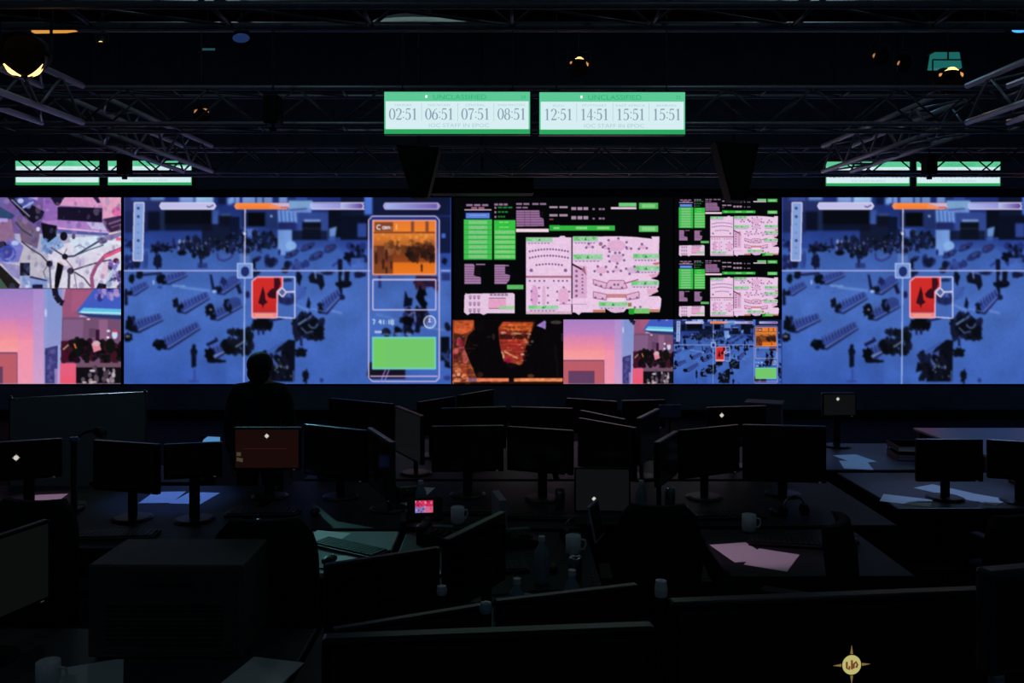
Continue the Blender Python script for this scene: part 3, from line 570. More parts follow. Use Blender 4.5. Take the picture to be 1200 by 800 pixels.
def paint_office():                                   # canvas: local x0 = -52, photo y0 = 337 (left display coordinates)
    P = Pic(194, 113, (180, 150, 190), 4); P.org(52, -2, 6.72)
    P.grad(-350, 10, 360, 260, (150, 126, 196), (196, 130, 190)); P.grad(-350, 260, 360, 420, (204, 130, 186), (236, 140, 170)); P.grad(-350, 420, 360, 770, (240, 146, 170), (238, 150, 176))
    P.grad(-350, 260, 140, 420, (214, 130, 176), (244, 146, 150), .7); P.grad(-350, 420, 140, 520, (246, 150, 150), (246, 160, 160), .8)
    P.grad(260, 20, 350, 770, (168, 140, 205), (206, 160, 205), .9); P.grad(345, 10, 490, 770, (124, 146, 206), (150, 150, 205)); P.rect(345, 10, 372, 480, (146, 156, 214), .6); P.ell(360, 205, 10, 34, (200, 210, 240), .8)
    P.poly([(355, 490), (455, 465), (450, 770), (355, 770)], (60, 58, 120)); P.specks(365, 500, 445, 760, 22, 8, 18, [(40, 44, 90), (90, 84, 150)], .7); P.line((465, 460), (462, 770), 2.4, (150, 166, 214)); P.rect(430, 650, 475, 770, (190, 160, 215), .6)
    P.rect(-350, 525, 135, 770, (186, 92, 104)); P.line((-350, 525), (135, 525), 1.6, (120, 70, 110)); P.line((133, 525), (133, 770), 1.2, (130, 80, 120)); P.rect(-290, 640, 20, 770, (98, 62, 96)); P.line((-290, 640), (20, 640), 1.4, (120, 50, 80))
    P.poly([(490, 160), (520, 10), (800, 10), (700, 150), (600, 260), (490, 250)], (150, 84, 120)); P.poly([(570, 30), (760, 30), (690, 150), (560, 210)], (166, 90, 124), .8)
    P.poly([(745, 10), (960, 10), (960, 190), (690, 180), (600, 200)], (64, 90, 190)); P.specks(760, 20, 950, 90, 22, 10, 24, [(40, 44, 120), (120, 110, 200), (180, 150, 200), (60, 80, 180)], .8)
    P.poly([(660, 165), (960, 175), (960, 222), (615, 205)], (96, 190, 226)); P.line((640, 200), (955, 208), 2, (170, 235, 245)); P.poly([(600, 208), (960, 225), (960, 258), (700, 240)], (40, 56, 110))
    P.poly([(490, 240), (700, 240), (960, 258), (960, 620), (480, 620)], (112, 78, 112)); P.poly([(500, 260), (660, 260), (650, 420), (490, 420)], (128, 92, 130)); P.rect(780, 260, 850, 420, (140, 96, 130)); P.rect(755, 340, 785, 425, (50, 20, 50)); P.rect(700, 330, 750, 400, (84, 58, 84), .7); P.ell(697, 256, 14, 6, (240, 210, 200))
    P.rect(480, 430, 600, 600, (70, 16, 40)); P.specks(490, 440, 960, 600, 80, 14, 36, [(14, 10, 14), (30, 12, 26), (60, 20, 36), (14, 18, 16)]); P.ell(630, 450, 30, 34, (14, 14, 14)); P.poly([(720, 450), (780, 440), (800, 500), (740, 520)], (220, 130, 150)); P.ell(760, 450, 30, 22, (210, 170, 180))
    P.ell(870, 470, 40, 60, (16, 18, 16)); P.ell(855, 350, 14, 10, (220, 220, 240)); P.ell(905, 380, 22, 34, (200, 210, 240)); P.ell(905, 350, 16, 12, (200, 60, 80)); P.ell(852, 402, 12, 10, (230, 230, 245)); P.line((495, 500), (540, 460), 1.8, (180, 130, 110)); P.line((585, 450), (600, 490), 2, (200, 110, 60))
    P.rect(600, 605, 960, 640, (110, 80, 100)); P.rect(600, 640, 960, 770, (16, 14, 20)); P.specks(640, 650, 950, 770, 26, 7, 20, [(120, 100, 120), (60, 44, 60), (200, 180, 190)], .7); P.ell(728, 668, 24, 10, (190, 180, 200)); P.ell(665, 760, 20, 6, (225, 200, 200)); P.ell(735, 758, 30, 6, (225, 190, 190)); P.ell(835, 700, 22, 34, (70, 60, 70))
    P.rect(472, 608, 600, 770, (228, 92, 124)); P.grad(472, 700, 600, 770, (228, 92, 124), (236, 80, 100), .7)
    P.pl([(430, 10), (440, 70), (475, 120), (500, 130)], 7, (26, 22, 40)); P.blur(.6); P.grain(3, .008); return P

def paint_orange():
    P = Pic(129, 75, (20, 10, 12), 4); P.org(-3, -4, 8.955)
    P.rect(20, 40, 320, 700, (110, 50, 30)); P.poly([(40, 50), (260, 45), (230, 150), (130, 190), (40, 170)], (196, 84, 44)); P.rect(40, 190, 150, 380, (70, 34, 26)); P.specks(30, 240, 170, 470, 24, 12, 34, [(150, 30, 60), (60, 24, 24), (110, 40, 40), (190, 90, 90)], .7)
    P.rect(30, 510, 240, 690, (136, 56, 34)); P.specks(30, 520, 240, 700, 24, 12, 36, [(190, 100, 60), (90, 40, 30), (220, 130, 90)], .7); P.ell(90, 610, 20, 14, (236, 170, 130)); P.ell(80, 670, 40, 26, (210, 130, 90))
    P.poly([(500, 60), (900, 60), (800, 300), (760, 420), (780, 520), (560, 470), (520, 300)], (140, 46, 34)); P.poly([(560, 60), (880, 70), (860, 160), (520, 130)], (190, 84, 34)); P.rect(520, 190, 840, 240, (60, 20, 18))
    for x0, y0, x1, y1, c in ((530, 160, 590, 190, (214, 150, 130)), (640, 170, 750, 190, (206, 170, 120)), (800, 175, 850, 195, (200, 170, 130)), (560, 60, 640, 90, (210, 70, 60)), (560, 130, 780, 150, (210, 110, 40)), (540, 250, 800, 300, (180, 50, 40)), (560, 310, 780, 370, (160, 44, 40)), (580, 430, 640, 490, (150, 20, 60)), (690, 470, 750, 510, (180, 90, 50)), (760, 240, 810, 300, (190, 80, 70))): P.ell((x0+x1)/2, (y0+y1)/2, (x1-x0)/2, (y1-y0)/2, c, .9, .1)
    P.line((570, 370), (710, 440), 2, (220, 150, 110)); P.pl([(530, 370), (560, 400), (560, 440)], 2, (200, 160, 130)); P.ell(755, 400, 24, 14, (236, 170, 150)); P.specks(540, 100, 830, 440, 30, 5, 16, [(206, 90, 50), (120, 30, 24), (230, 140, 80)], .6)
    for i in range(9): P.line((530, 75+i*40), (830, 70+i*40), .8, (70, 20, 16), .5)
    P.poly([(250, 40), (560, 40), (500, 130), (520, 300), (560, 480), (640, 560), (640, 650), (280, 640), (220, 500), (150, 330), (190, 200), (260, 140)], (8, 6, 8)); P.poly([(900, 40), (1180, 40), (1180, 640), (640, 650), (640, 540), (760, 500), (820, 300)], (8, 6, 8)); P.ell(320, 120, 40, 60, (40, 26, 20), .6); P.ell(455, 215, 16, 34, (150, 130, 120), .8); P.ell(410, 215, 26, 12, (80, 50, 50)); P.ell(860, 265, 16, 14, (170, 150, 140))
    P.poly([(905, 100), (990, 45), (1005, 60), (1000, 140), (960, 120)], (150, 120, 196)); P.poly([(965, 60), (985, 60), (990, 110)], (20, 16, 30)); P.ell(1110, 65, 60, 18, (140, 130, 120)); P.rect(1165, 180, 1200, 260, (70, 60, 100)); P.line((1100, 300), (1130, 640), 3, (24, 20, 26))
    P.rect(190, 650, 290, 680, (120, 90, 130)); P.rect(280, 648, 615, 682, (236, 124, 86)); P.rect(670, 648, 1180, 682, (240, 140, 86)); P.ell(315, 610, 34, 28, (150, 80, 50)); P.ell(845, 625, 34, 22, (190, 110, 60)); P.ell(480, 690, 60, 12, (150, 80, 40)); P.rect(40, 690, 1180, 706, (40, 16, 12))
    for i in range(110):
        x = P.rng.uniform(20, 240) if i % 2 else P.rng.uniform(520, 830); y = P.rng.uniform(60, 480 if i % 2 == 0 else 690); P.line((x, y), (x+P.rng.uniform(20, 80), y+P.rng.uniform(-14, 14)), 1.1, [(206, 100, 60), (90, 30, 24), (150, 60, 30), (220, 150, 110), (60, 22, 20)][i % 5], .55)
    P.poly([(250, 40), (560, 40), (500, 130), (520, 300), (560, 480), (600, 640), (280, 640), (220, 500), (150, 330), (190, 200), (260, 140)], (8, 6, 8), .75); P.poly([(870, 60), (1180, 40), (1180, 640), (640, 650), (760, 500), (820, 300)], (8, 6, 8), .6); P.poly([(905, 100), (990, 45), (1005, 60), (1000, 140), (960, 120)], (150, 120, 196))
    P.blur(.5); P.grain(3, .08); return P
# ------------------------------------------------------------------ shared materials
M_carpet = mat('carpet', (26, 27, 30), .95, noise=.35, scale=60, bump=.4, spec=.1)
M_wall = mat('wall_haze_tone', (122, 140, 162), .8, noise=.15, scale=6)  # tone raised to stand in for haze around the clock boards
M_ceil = mat('black_ceiling', (10, 10, 12), .9, noise=.3, scale=8)
M_fascia = mat('fascia', (130, 148, 170), .6, noise=.12, scale=4)  # raised likewise, haze over the band above the displays
M_alu = mat('truss_metal', (150, 150, 158), .4, .35, noise=.12, scale=30)
M_black = mat('black_plastic', (16, 16, 18), .42, spec=.4)
M_blackm = mat('black_matt', (12, 12, 13), .75, spec=.25, noise=.2, scale=40)
M_bezel = mat('bezel', (9, 9, 11), .3, spec=.5)
M_bezel2 = mat('bezel_grey', (62, 62, 66), .35, .4)
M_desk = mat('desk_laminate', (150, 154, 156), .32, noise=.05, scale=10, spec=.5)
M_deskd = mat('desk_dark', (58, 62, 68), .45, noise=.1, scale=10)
M_leg = mat('desk_leg', (60, 62, 66), .4, .6)
M_fabric = mat('chair_fabric', (22, 23, 26), .9, noise=.25, scale=120, bump=.5, spec=.15)
M_fabric2 = mat('chair_fabric_grey', (44, 46, 52), .9, noise=.25, scale=120, bump=.5, spec=.15)
M_chrome = mat('chrome', (190, 192, 198), .18, 1)
M_white = mat('white_plastic', (205, 206, 210), .4)
M_paper = mat('paper', (226, 226, 228), .7, noise=.03, scale=50)
M_key = mat('keys', (30, 30, 33), .5)
M_glass = mat('dark_screen_glass', (5, 5, 6), .22, spec=.12)
M_led = mat('led_cabinet', (8, 8, 9), .6, spec=.2)
M_blue = mat('blue_plastic', (60, 90, 150), .4)
M_green = mat('green_plastic', (70, 150, 130), .35)
M_box = mat('equipment_grey', (72, 70, 66), .6, noise=.15, scale=12)
M_screenw = mat('projection_white', (120, 130, 134), .6, noise=.04, scale=6)

# ------------------------------------------------------------------ room shell
YW = 13.9
struct('floor', MB().box(-9, 9, -2, 15, -.1, 0), M_carpet)
struct('floor', MB().box(-3, 3.2, -1.9, 1.78, 0, .45, bevel=.01), M_carpet)
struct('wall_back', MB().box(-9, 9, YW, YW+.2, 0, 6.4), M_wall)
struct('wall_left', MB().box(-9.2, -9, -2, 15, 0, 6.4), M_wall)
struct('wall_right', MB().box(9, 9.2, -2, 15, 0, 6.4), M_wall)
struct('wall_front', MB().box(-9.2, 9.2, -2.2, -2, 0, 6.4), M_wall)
cm = MB().box(-9, 9, -2, 15, 6.4, 6.5)
for y in np.arange(-1.2, 15, 1.2): cm.box(-9, 9, y, y+.05, 6.34, 6.4)
struct('ceiling', cm, M_ceil)
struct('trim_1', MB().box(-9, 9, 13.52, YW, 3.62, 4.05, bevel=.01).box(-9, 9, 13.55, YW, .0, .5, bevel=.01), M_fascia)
struct('baseboard_back', MB().box(-9, 9, 13.46, 13.56, 0, .12, bevel=.01), M_led)

# ------------------------------------------------------------------ the LED video wall: one display per picture
YV = 13.5; F = YV/1000
def wx(px): return (px-600)*F
def wz(py): return EYE+(330-py)*F
def display(px0, py0, px1, py1, grid, label, bezel=.0):
    w = (px1-px0)*F; h = (py1-py0)*F
    t = thing('video_display', label, 'display', (wx((px0+px1)/2), YV, wz(py1)), 0)
    MB().box(-w/2, w/2, .004, .12, 0, h, bevel=.003).build('cabinet', M_led, t)
    me = picture_mesh('screen', w-.008, h-.008, grid)
    o = bpy.data.objects.new('screen', me); COL.objects.link(o); o.parent = t; o.location.z = .004
    tag(o, label='lit picture'); 
    # cable loop and brackets at the back
    for sx in (-.4, .4): MB().box(sx*w-.03, sx*w+.03, .12, .3, h*.2, h*.8).build('wall_bracket', M_leg, t)
    return t
hall = paint_hall(); g_hall = hall.sample(385, 220)
dispA = display(145, 231, 529, 450, g_hall, 'large blue waiting hall display with a red box, left of the floor plans')
cab = paint_cables(); display(0-2, 231, 142, 338, cab.sample(288, 214, (-2, 0, 142, 107)), 'display of white and pink cable and box clutter at the far upper left')
off = paint_office(); display(-2, 338, 142, 450, off.sample(216, 168, (50, 0, 194, 113)), 'display of a glowing pink wall and busy office at the far lower left')
mp = paint_map()
display(532, 231, 789, 374, mp.sample(515, 286), 'largest floor plan display with pink rooms and green lists, in the middle')
display(790, 231, 915, 303, mp.sample(250, 144, (1, 3, 248, 142)), 'upper of the two small floor plan displays right of centre')
display(790, 303, 915, 374, mp.sample(250, 142, (1, 3, 248, 142)), 'lower of the two small floor plan displays right of centre')
org = paint_orange(); display(530, 374, 660, 450, org.sample(260, 152), 'small dark orange display with two black figures beneath the floor plan')
display(660, 374, 789, 450, off.sample(194, 114, (0, 12, 194, 113)), 'small display of a glowing pink wall below the middle floor plan')
display(789, 374, 916, 450, hall.sample(191, 115), 'smallest blue waiting hall display, under the small floor plans')
g = picture = None
tR = display(916, 231, 1262, 450, g_hall[:, :347], 'large blue waiting hall display running out of the right edge')

# ------------------------------------------------------------------ clock boards
def fill_light(x, y, watts, label):  # added dim fill lamps that lift the dark room, none in view
    t = thing('added_fill_downlight', label, 'added fill light', (x, y, 6.33))
    MB().lathe([(.16, 0), (.2, 0), (.2, -.05), (.16, -.05), (.16, 0)], 28, None, False).build('rim', M_leg, t)
    MB().lathe([(0, -.012), (.155, -.012)], 28).build('lens', mat('opal', (120, 140, 150), .4), t)
    ld = bpy.data.lights.new('downlight', 'AREA'); ld.shape = 'DISK'; ld.size = .3; ld.energy = watts; ld.color = (.55, .85, 1)
    lo = bpy.data.objects.new('downlight', ld); COL.objects.link(lo); lo.parent = t; lo.location.z = -.07
HW = 7
for x, y, l in ((-3, -.6, 'added dim fill downlight behind the camera, left'), (3, -.6, 'added dim fill downlight behind the camera, right'), (-3, 6.2, 'added dim fill downlight above the left desks'), (3, 6.2, 'added dim fill downlight above the right desks')):
    fill_light(x, y, HW, l)

G1 = emat('board_green', (92, 200, 150), 1.0); G2 = emat('board_green_deep', (44, 168, 96), 1.0); GW = emat('board_white', (214, 238, 242), 1.0)
INK = emat('board_ink', (138, 158, 176), 1.0); INK2 = emat('board_ink_green', (44, 178, 116), 1.0); INK3 = emat('board_ink_soft', (176, 202, 210), 1.0)
def stroke(mb, pts, ws, n=1):
    """flat ribbon with varying width in x,z, y=0"""
    P = [Vector((p[0], p[1])) for p in pts]; L = []; Rr = []
    for i, p in enumerate(P):
        d = (P[min(i+1, len(P)-1)]-P[max(i-1, 0)]).normalized(); nn = Vector((-d.y, d.x))*(ws[i]*1.22/2)
        L.append(p+nn); Rr.append(p-nn)
    for i in range(len(P)-1):
        mb.prism([(L[i].x, L[i].y), (L[i+1].x, L[i+1].y), (Rr[i+1].x, Rr[i+1].y), (Rr[i].x, Rr[i].y)], -.0008, 0)
def arc(cx, cz, rx, rz, a0, a1, n=14, thin=.035, thick=.11):
    pts = []; ws = []
    for i in range(n+1):
        a = R(a0+(a1-a0)*i/n); pts.append((cx+rx*math.cos(a), cz+rz*math.sin(a))); ws.append(thin+(thick-thin)*abs(math.cos(a))**1.2)
    return pts, ws
def digit(mb, ch, ox, oz, s):
    sub = MB()
    def S(p, w): stroke(sub, p, w)
    if ch == '0': S(*arc(.28, .5, .22, .48, 0, 360, 24))
    elif ch == '1': S([(.28, 0), (.28, 1)], [.11, .11]); S([(.12, .015), (.44, .015)], [.035, .035]); S([(.12, .84), (.28, .98)], [.04, .06])
    elif ch == '2':
        S(*arc(.27, .72, .2, .26, 170, -20, 12)); S([(.46, .64), (.3, .34), (.07, .04)], [.1, .06, .035]); S([(.06, .05), (.5, .05)], [.1, .1]); S([(.49, .05), (.52, .2)], [.04, .03])
    elif ch == '4': S([(.37, .0), (.37, 1)], [.11, .11]); S([(.36, .98), (.04, .3)], [.035, .035]); S([(.03, .29), (.54, .29)], [.05, .05]); S([(.24, .015), (.5, .015)], [.035, .035])
    elif ch == '5':
        S([(.14, .95), (.48, .95)], [.09, .09]); S([(.14, .95), (.11, .52)], [.04, .04]); S(*arc(.24, .32, .23, .31, 125, -140, 16))
    elif ch == '6': S(*arc(.28, .31, .21, .3, 0, 360, 20)); S([(.08, .34), (.12, .62), (.28, .88), (.46, .98)], [.11, .09, .05, .03])
    elif ch == '7': S([(.05, .94), (.5, .94)], [.1, .1]); S([(.06, .94), (.05, .8)], [.03, .03]); S([(.5, .93), (.3, .5), (.24, 0)], [.05, .07, .11])
    elif ch == '8': S(*arc(.28, .75, .17, .23, 0, 360, 18, .035, .09)); S(*arc(.28, .26, .21, .26, 0, 360, 20))
    elif ch == ':': sub.ball((.12, 0, .2), .06, 10, 6, (1, .02, 1)); sub.ball((.12, 0, .68), .06, 10, 6, (1, .02, 1))
    bmesh.ops.transform(sub.bm, matrix=Matrix.Translation((ox, 0, oz)) @ Matrix.Diagonal((s, s, s, 1)), verts=sub.bm.verts)
    tmp = bpy.data.meshes.new('t'); sub.bm.to_mesh(tmp); sub.bm.free(); mb.bm.from_mesh(tmp); bpy.data.meshes.remove(tmp)
    return {'1': .58, ':': .24}.get(ch, .58)*s
def add_text(t, body, x, z, size, m, w=None, y=-.0335):
    me = text_mesh(body, size, width=w); me.materials.append(m)
    o = bpy.data.objects.new('lettering', me); COL.objects.link(o); o.parent = t
    o.rotation_euler = (PI/2, 0, 0); o.location = (x, y, z); return o
def clock_board(px0, py0, py1, Y, times, cities, label, hang_to):
    f = Y/1000; w = 170/1000*7.6; h = 49/1000*7.6
    x = (px0-600)*f+w/2; z = EYE+(330-py1)*f
    t = thing('clock_board', label, 'clock display', (x, Y, z), 0)
    MB().box(-w/2-.006, w/2+.006, -.03, .05, -.006, h+.006, bevel=.004).build('housing', M_black, t)
    u = h/49
    MB().box(-w/2, w/2, -.032, -.03, 0, 5.5*u).build('footer_band', G2, t)
    MB().box(-w/2, w/2, -.032, -.03, 38*u, h).build('header_band', G1, t)
    for a in (-w/2, w/2-.012): MB().box(a, a+.012, -.032, -.03, 5.5*u, 38*u).build('side_band', G1, t)
    MB().box(-w/2+.012, w/2-.012, -.032, -.03, 5.5*u, 38*u).build('face', GW, t)
    add_text(t, 'UNCLASSIFIED', 3*u, 42.7*u, 8.2*u, INK2, 62*u)
    add_text(t, 'IOC STAFF IN EPOC', 2*u, 9.6*u, 6.4*u, INK3, 70*u)
    MB().ball((-36*u, -.033, 43.5*u), 1.4*u, 10, 6, (1, .1, 1.3)).build('indicator', emat('board_dot', (235, 255, 250), 1.2), t)
    add_text(t, '31' if times[0] != '02:51' else '24', 77*u, 42.7*u, 6*u, INK2)
    for i, (tm, ct) in enumerate(zip(times, cities)):
        mb = MB(); ox = -79.5*u+i*42.2*u; oz = 16.5*u
        for ch in tm: ox += digit(mb, ch, ox, oz, 13.2*u)
        o = mb.build('time_digits', INK, t); o.location.y = -.0325
        add_text(t, ct, -63*u+i*42*u, 33.4*u, 3.6*u, INK3, min(34, len(ct)*3.2)*u)
        if i: MB().box(-84*u+i*42.2*u, -83.4*u+i*42.2*u, -.0328, -.032, 15*u, 36*u).build('divider', INK3, t)
    for sx in (-.38*w, .38*w): MB().tube((sx, .02, h), (sx, .02, 6.36-z), .006).box(sx-.02, sx+.02, 0, .04, h-.02, h+.03).build('hanging_rod', M_leg, t)
    return t
L1 = (['02:51', '06:51', '07:51', '08:51'], ['HAWAII', 'MOUNTAIN', 'CENTRAL', 'WASHINGTON'])
L2 = (['12:51', '14:51', '15:51', '15:51'], ['ZULU', 'STUTTGART', 'EAST AFRICA', 'BAHRAIN'])
clock_board(451, 108, 157.5, 7.6, *L1, 'large hanging clock board reading 02:51 first, centre left', 4.02)
clock_board(632, 108, 158, 7.6, *L2, 'large hanging clock board reading 12:51 first, centre right', 4.02)
clock_board(19.5, 188, 217, 13.2, *L1, 'small distant clock board behind the truss, first from the left edge', 4.5)
clock_board(127.5, 188, 217, 13.2, *L2, 'small distant clock board behind the truss, second from the left edge', 4.5)
clock_board(967, 188, 218, 13.2, *L1, 'small distant clock board at right behind the truss, inner one', 4.5)
clock_board(1073, 188, 218, 13.2, *L2, 'small distant clock board at right behind the truss, nearest the right edge', 4.5)

# ------------------------------------------------------------------ trusses
ZT = EYE+1.48
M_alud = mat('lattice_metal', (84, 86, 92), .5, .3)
M_alu_lit = mat('truss_metal_lit', (214, 214, 222), .45, .2)  # screen light on the depth trusses put into a lighter metal colour
def truss(name, label, p, q, wid=.38, hgt=.34, r=.024, group=None, metal=None):
    """square box truss from p to q (bottom-chord centre line)"""
    p, q = Vector(p), Vector(q); d = (q-p); L = d.length; yaw = math.atan2(d.y, d.x)
    t = thing('lighting_truss', label, 'truss', p, yaw, group)
    for y in (-wid/2, wid/2):
        for z in (0, hgt):
            MB().tube((0, y, z), (L, y, z), r, n=12).build('chord', metal or M_alu, t, smooth=True)
    n = max(2, round(L/.8)); st = L/n
    for nm, fn in (('side_lattice', 'a'), ('side_lattice', 'b'), ('top_lattice', 'c'), ('bottom_lattice', 'd')):
        mb = MB()
        for i in range(n):
            a, b = i*st, (i+1)*st; m = (a+b)/2
            if fn in 'ab':
                y = -wid/2 if fn == 'a' else wid/2
                mb.tube((a, y, 0), (m, y, hgt), r*.45, n=6).tube((m, y, hgt), (b, y, 0), r*.45, n=6)
            else:
                z = hgt if fn == 'c' else 0
                mb.tube((a, -wid/2, z), (b, wid/2, z), r*.45, n=6)
                mb.tube((b, -wid/2, z), (b, wid/2, z), r*.45, n=6)
        mb.build(nm, M_alu if metal else M_alud, t, smooth=True)
    return t
truss('lighting_truss', 'cross truss nearest the camera along the very top edge', (-8.9, 4.75, ZT), (8.9, 4.75, ZT))
truss('lighting_truss', 'cross truss directly behind the two large clock boards', (-8.9, 8.2, ZT), (8.9, 8.2, ZT))
truss('lighting_truss', 'farthest cross truss, in front of the small green clock boards', (-8.9, 11.7, ZT), (8.9, 11.7, ZT))
truss('lighting_truss', 'near section of the left truss running into the depth', (-4.18, 5.0, ZT), (-4.18, 7.93, ZT), r=.028, metal=M_alu_lit)
truss('lighting_truss', 'far section of the left truss running to the video wall', (-4.22, 8.48, ZT), (-4.22, 11.45, ZT), r=.028, metal=M_alu_lit)
truss('lighting_truss', 'near section of the right truss running into the depth', (4.42, 5.0, ZT), (4.42, 7.93, ZT), r=.028, metal=M_alu_lit)
truss('lighting_truss', 'far section of the right truss running to the video wall', (4.36, 8.48, ZT), (4.36, 11.45, ZT), r=.028, metal=M_alu_lit)
def hoist(px, py, Y, label):
    f = Y/1000; t = thing('chain_hoist', label, 'hoist', ((px-600)*f, Y, EYE+(330-py)*f))
    MB().box(-.07, .07, -.1, .1, 0, .26, bevel=.02).build('motor_body', M_blackm, t)
    MB().tube((0, 0, .26), (0, 0, 6.38-(EYE+(330-py)*f)), .008, n=6).build('chain', M_leg, t)
    MB().tube((-.03, 0, -.04), (.03, 0, -.04), .02).box(-.012, .012, -.012, .012, -.04, .0).build('hook', M_leg, t)
    return t
hoist(146, 205, 11.35, 'black chain hoist block between the small clock boards at left')
hoist(1089, 205, 11.35, 'black chain hoist block between the small clock boards at right')
hoist(320, 146, 7.75, 'black hoist block on the middle cross truss, left of the large clocks')

def speaker(px, py_top, py_bot, Y, tilt, label):
    f = Y/1000; t = thing('hanging_loudspeaker', label, 'loudspeaker', ((px-600)*f, Y, EYE+(330-py_top)*f)); h = (py_bot-py_top)*f
    w = 50*f
    pts = [(-w/2, 0), (w/2, -.03), (w*.42, -h*.35), (w*.22, -h), (-w*.14, -h)]
    MB().prism([(x+0*tilt, z) for x, z in pts], -.15, .15).build('cabinet', M_blackm, t)
    MB().prism([(x*.86, z*.94-.015) for x, z in pts], -.158, -.15).build('grille', mat('grille', (20, 21, 22), .6, .5, noise=.3, scale=200), t)
    MB().tube((0, 0, -.02), (0, 0, 6.36-t.location.z), .018).box(-.12, .12, -.03, .03, 0, .03).build('mount', M_leg, t)
    return t
speaker(491, 172, 233, 10, 0, 'black wedge-shaped loudspeaker hanging below the left large clock board')
speaker(860, 168, 236, 10, 0, 'black wedge-shaped loudspeaker hanging right of the large clock boards')
t = thing('ceiling_projector', 'dark projector box hanging above the middle floor plan display', 'projector', ((565-600)*.0125, 12.5, EYE+(330-228)*.0125))
MB().box(-.75, .75, -.2, .25, 0, .26, bevel=.02).build('case', M_blackm, t)
MB().tube((-.3, -.2, .13), (-.3, -.26, .13), .07, n=20).build('lens', M_black, t); MB().tube((0, 0, .26), (0, 0, 6.36-t.location.z), .02).build('mount', M_leg, t)

# ------------------------------------------------------------------ lighting bars and stage lamps
def bar(Y, z, x0, x1, label):
    t = thing('lighting_bar', label, 'pipe', (x0, Y, z)); MB().tube((0, 0, 0), (x1-x0, 0, 0), .024, n=12).build('pipe', M_alu, t, smooth=True)
    mb = MB()
    for k in (.12, .5, .88): mb.tube(((x1-x0)*k, 0, .02), ((x1-x0)*k, 0, 6.36-z), .006, n=6)
    mb.build('hanging_wire', M_leg, t)
bar(6.9, 4.42, -7, 7, 'long lighting pipe above and before the large clock boards')
bar(9.6, 4.98, -7, 7, 'long lighting pipe behind the middle cross truss')
def added_spot(t, off, target, watts, cone, col):  # extra beam added on a fixture to bring out a lit patch
    ld = bpy.data.lights.new('added_spot', 'SPOT'); ld.energy = watts; ld.color = col; ld.spot_size = R(cone); ld.spot_blend = .8; ld.shadow_soft_size = .05
    lo = bpy.data.objects.new('lamp_or_added_light', ld); COL.objects.link(lo); lo.parent = t; lo.location = off
    lo.rotation_euler = (Vector(target)-t.location-Vector(off)).to_track_quat('-Z', 'Y').to_euler()
WARM = emat('lamp_warm', (255, 196, 110), 3.5); WARMD = emat('lamp_warm_dim', (236, 160, 86), 1)
def stage_lamp(px, py, rpx, Y, zbar, label, arcs, m=None, aim=(0, -1, -.45), watts=3, col=(1, .62, .3), light=True, target=None, cone=70):
    f = Y/1000; r = rpx*f; c = Vector(((px-600)*f, Y, EYE+(330-py)*f))
    if target: aim = Vector(target)-c; aim.normalize()
    t = thing('stage_lamp', label, 'stage light', c)
    q = Vector(aim).to_track_quat('Z', 'Y'); ln = r*2.3
    Mx = q.to_matrix().to_4x4()
    MB().lathe([(0, -ln*.62), (r*.55, -ln*.58), (r*.8, -ln*.42), (r*.92, 0), (r, ln*.1), (r*.93, ln*.1), (r*.86, .0), (r*.6, -ln*.3), (0, -ln*.4)], 28, Mx).build('can', M_blackm, t, smooth=True)
    # glowing lens rim, broken by the barn-door hinges
    for a0, a1, mm in arcs:
        mb = MB(); n = 10
        for i in range(n):
            t0, t1 = R(a0+(a1-a0)*i/n), R(a0+(a1-a0)*(i+1)/n)
            A = Mx @ Vector((r*.98*math.cos(t0), r*.98*math.sin(t0), ln*.1+.012)); B = Mx @ Vector((r*.98*math.cos(t1), r*.98*math.sin(t1), ln*.1+.012))
            k0 = r*.07*(.45+math.sin(PI*i/n)); k1 = r*.07*(.45+math.sin(PI*(i+1)/n))
            mb.tube(A, B, k0, k1, n=8)
        mb.build('glowing_rim', mm, t)
    MB().lathe([(r*1.0, -.01), (r*1.05, -.01), (r*1.05, .02), (r*1.0, .02), (r*1.0, -.01)], 28, Mx @ Matrix.Translation((0, 0, ln*.1)), False).build('gel_frame', M_black, t)
    y = MB(); zb = zbar-c.z
    y.tube((-r*1.2, 0, 0), (-r*1.2, 0, r*1.6), .008).tube((r*1.2, 0, 0), (r*1.2, 0, r*1.6), .008).tube((-r*1.2, 0, r*1.6), (r*1.2, 0, r*1.6), .008)
    y.tube((-r*1.2, 0, 0), (-r*.9, 0, 0), .014).tube((r*1.2, 0, 0), (r*.9, 0, 0), .014)
    if zb > r*1.6: y.tube((0, 0, r*1.6), (0, 0, zb-.026), .01)
    y.build('yoke', M_leg, t)
    if light:
        ld = bpy.data.lights.new('lamp', 'SPOT'); ld.energy = watts; ld.color = col; ld.spot_size = R(cone); ld.spot_blend = .8; ld.shadow_soft_size = r*.5
        lo = bpy.data.objects.new('lamp_or_added_light', ld); COL.objects.link(lo); lo.parent = t
        lo.rotation_euler = Vector(aim).to_track_quat('-Z', 'Y').to_euler(); lo.location = Vector(aim).normalized()*(ln*.16)
    return t
big_lamp = stage_lamp(30, 64, 25, 4.75, 3.6, 'large stage lamp with two glowing amber arcs at the upper left', [(205, 258, WARM), (278, 335, WARM)], watts=1.5, aim=(.06, -1, -.3))
added_spot(big_lamp, (.14, -.06, -.16), (1.2, 4.45, .75), 260, 7, (1, .5, .85))  # pink beam added to brighten the paper on the right
stage_lamp(678, 78, 11, 9.6, 4.98, 'small stage lamp with a bright curved rim above the right clock board', [(60, 115, WARM), (5, 35, WARMD), (140, 160, WARMD)], light=False)
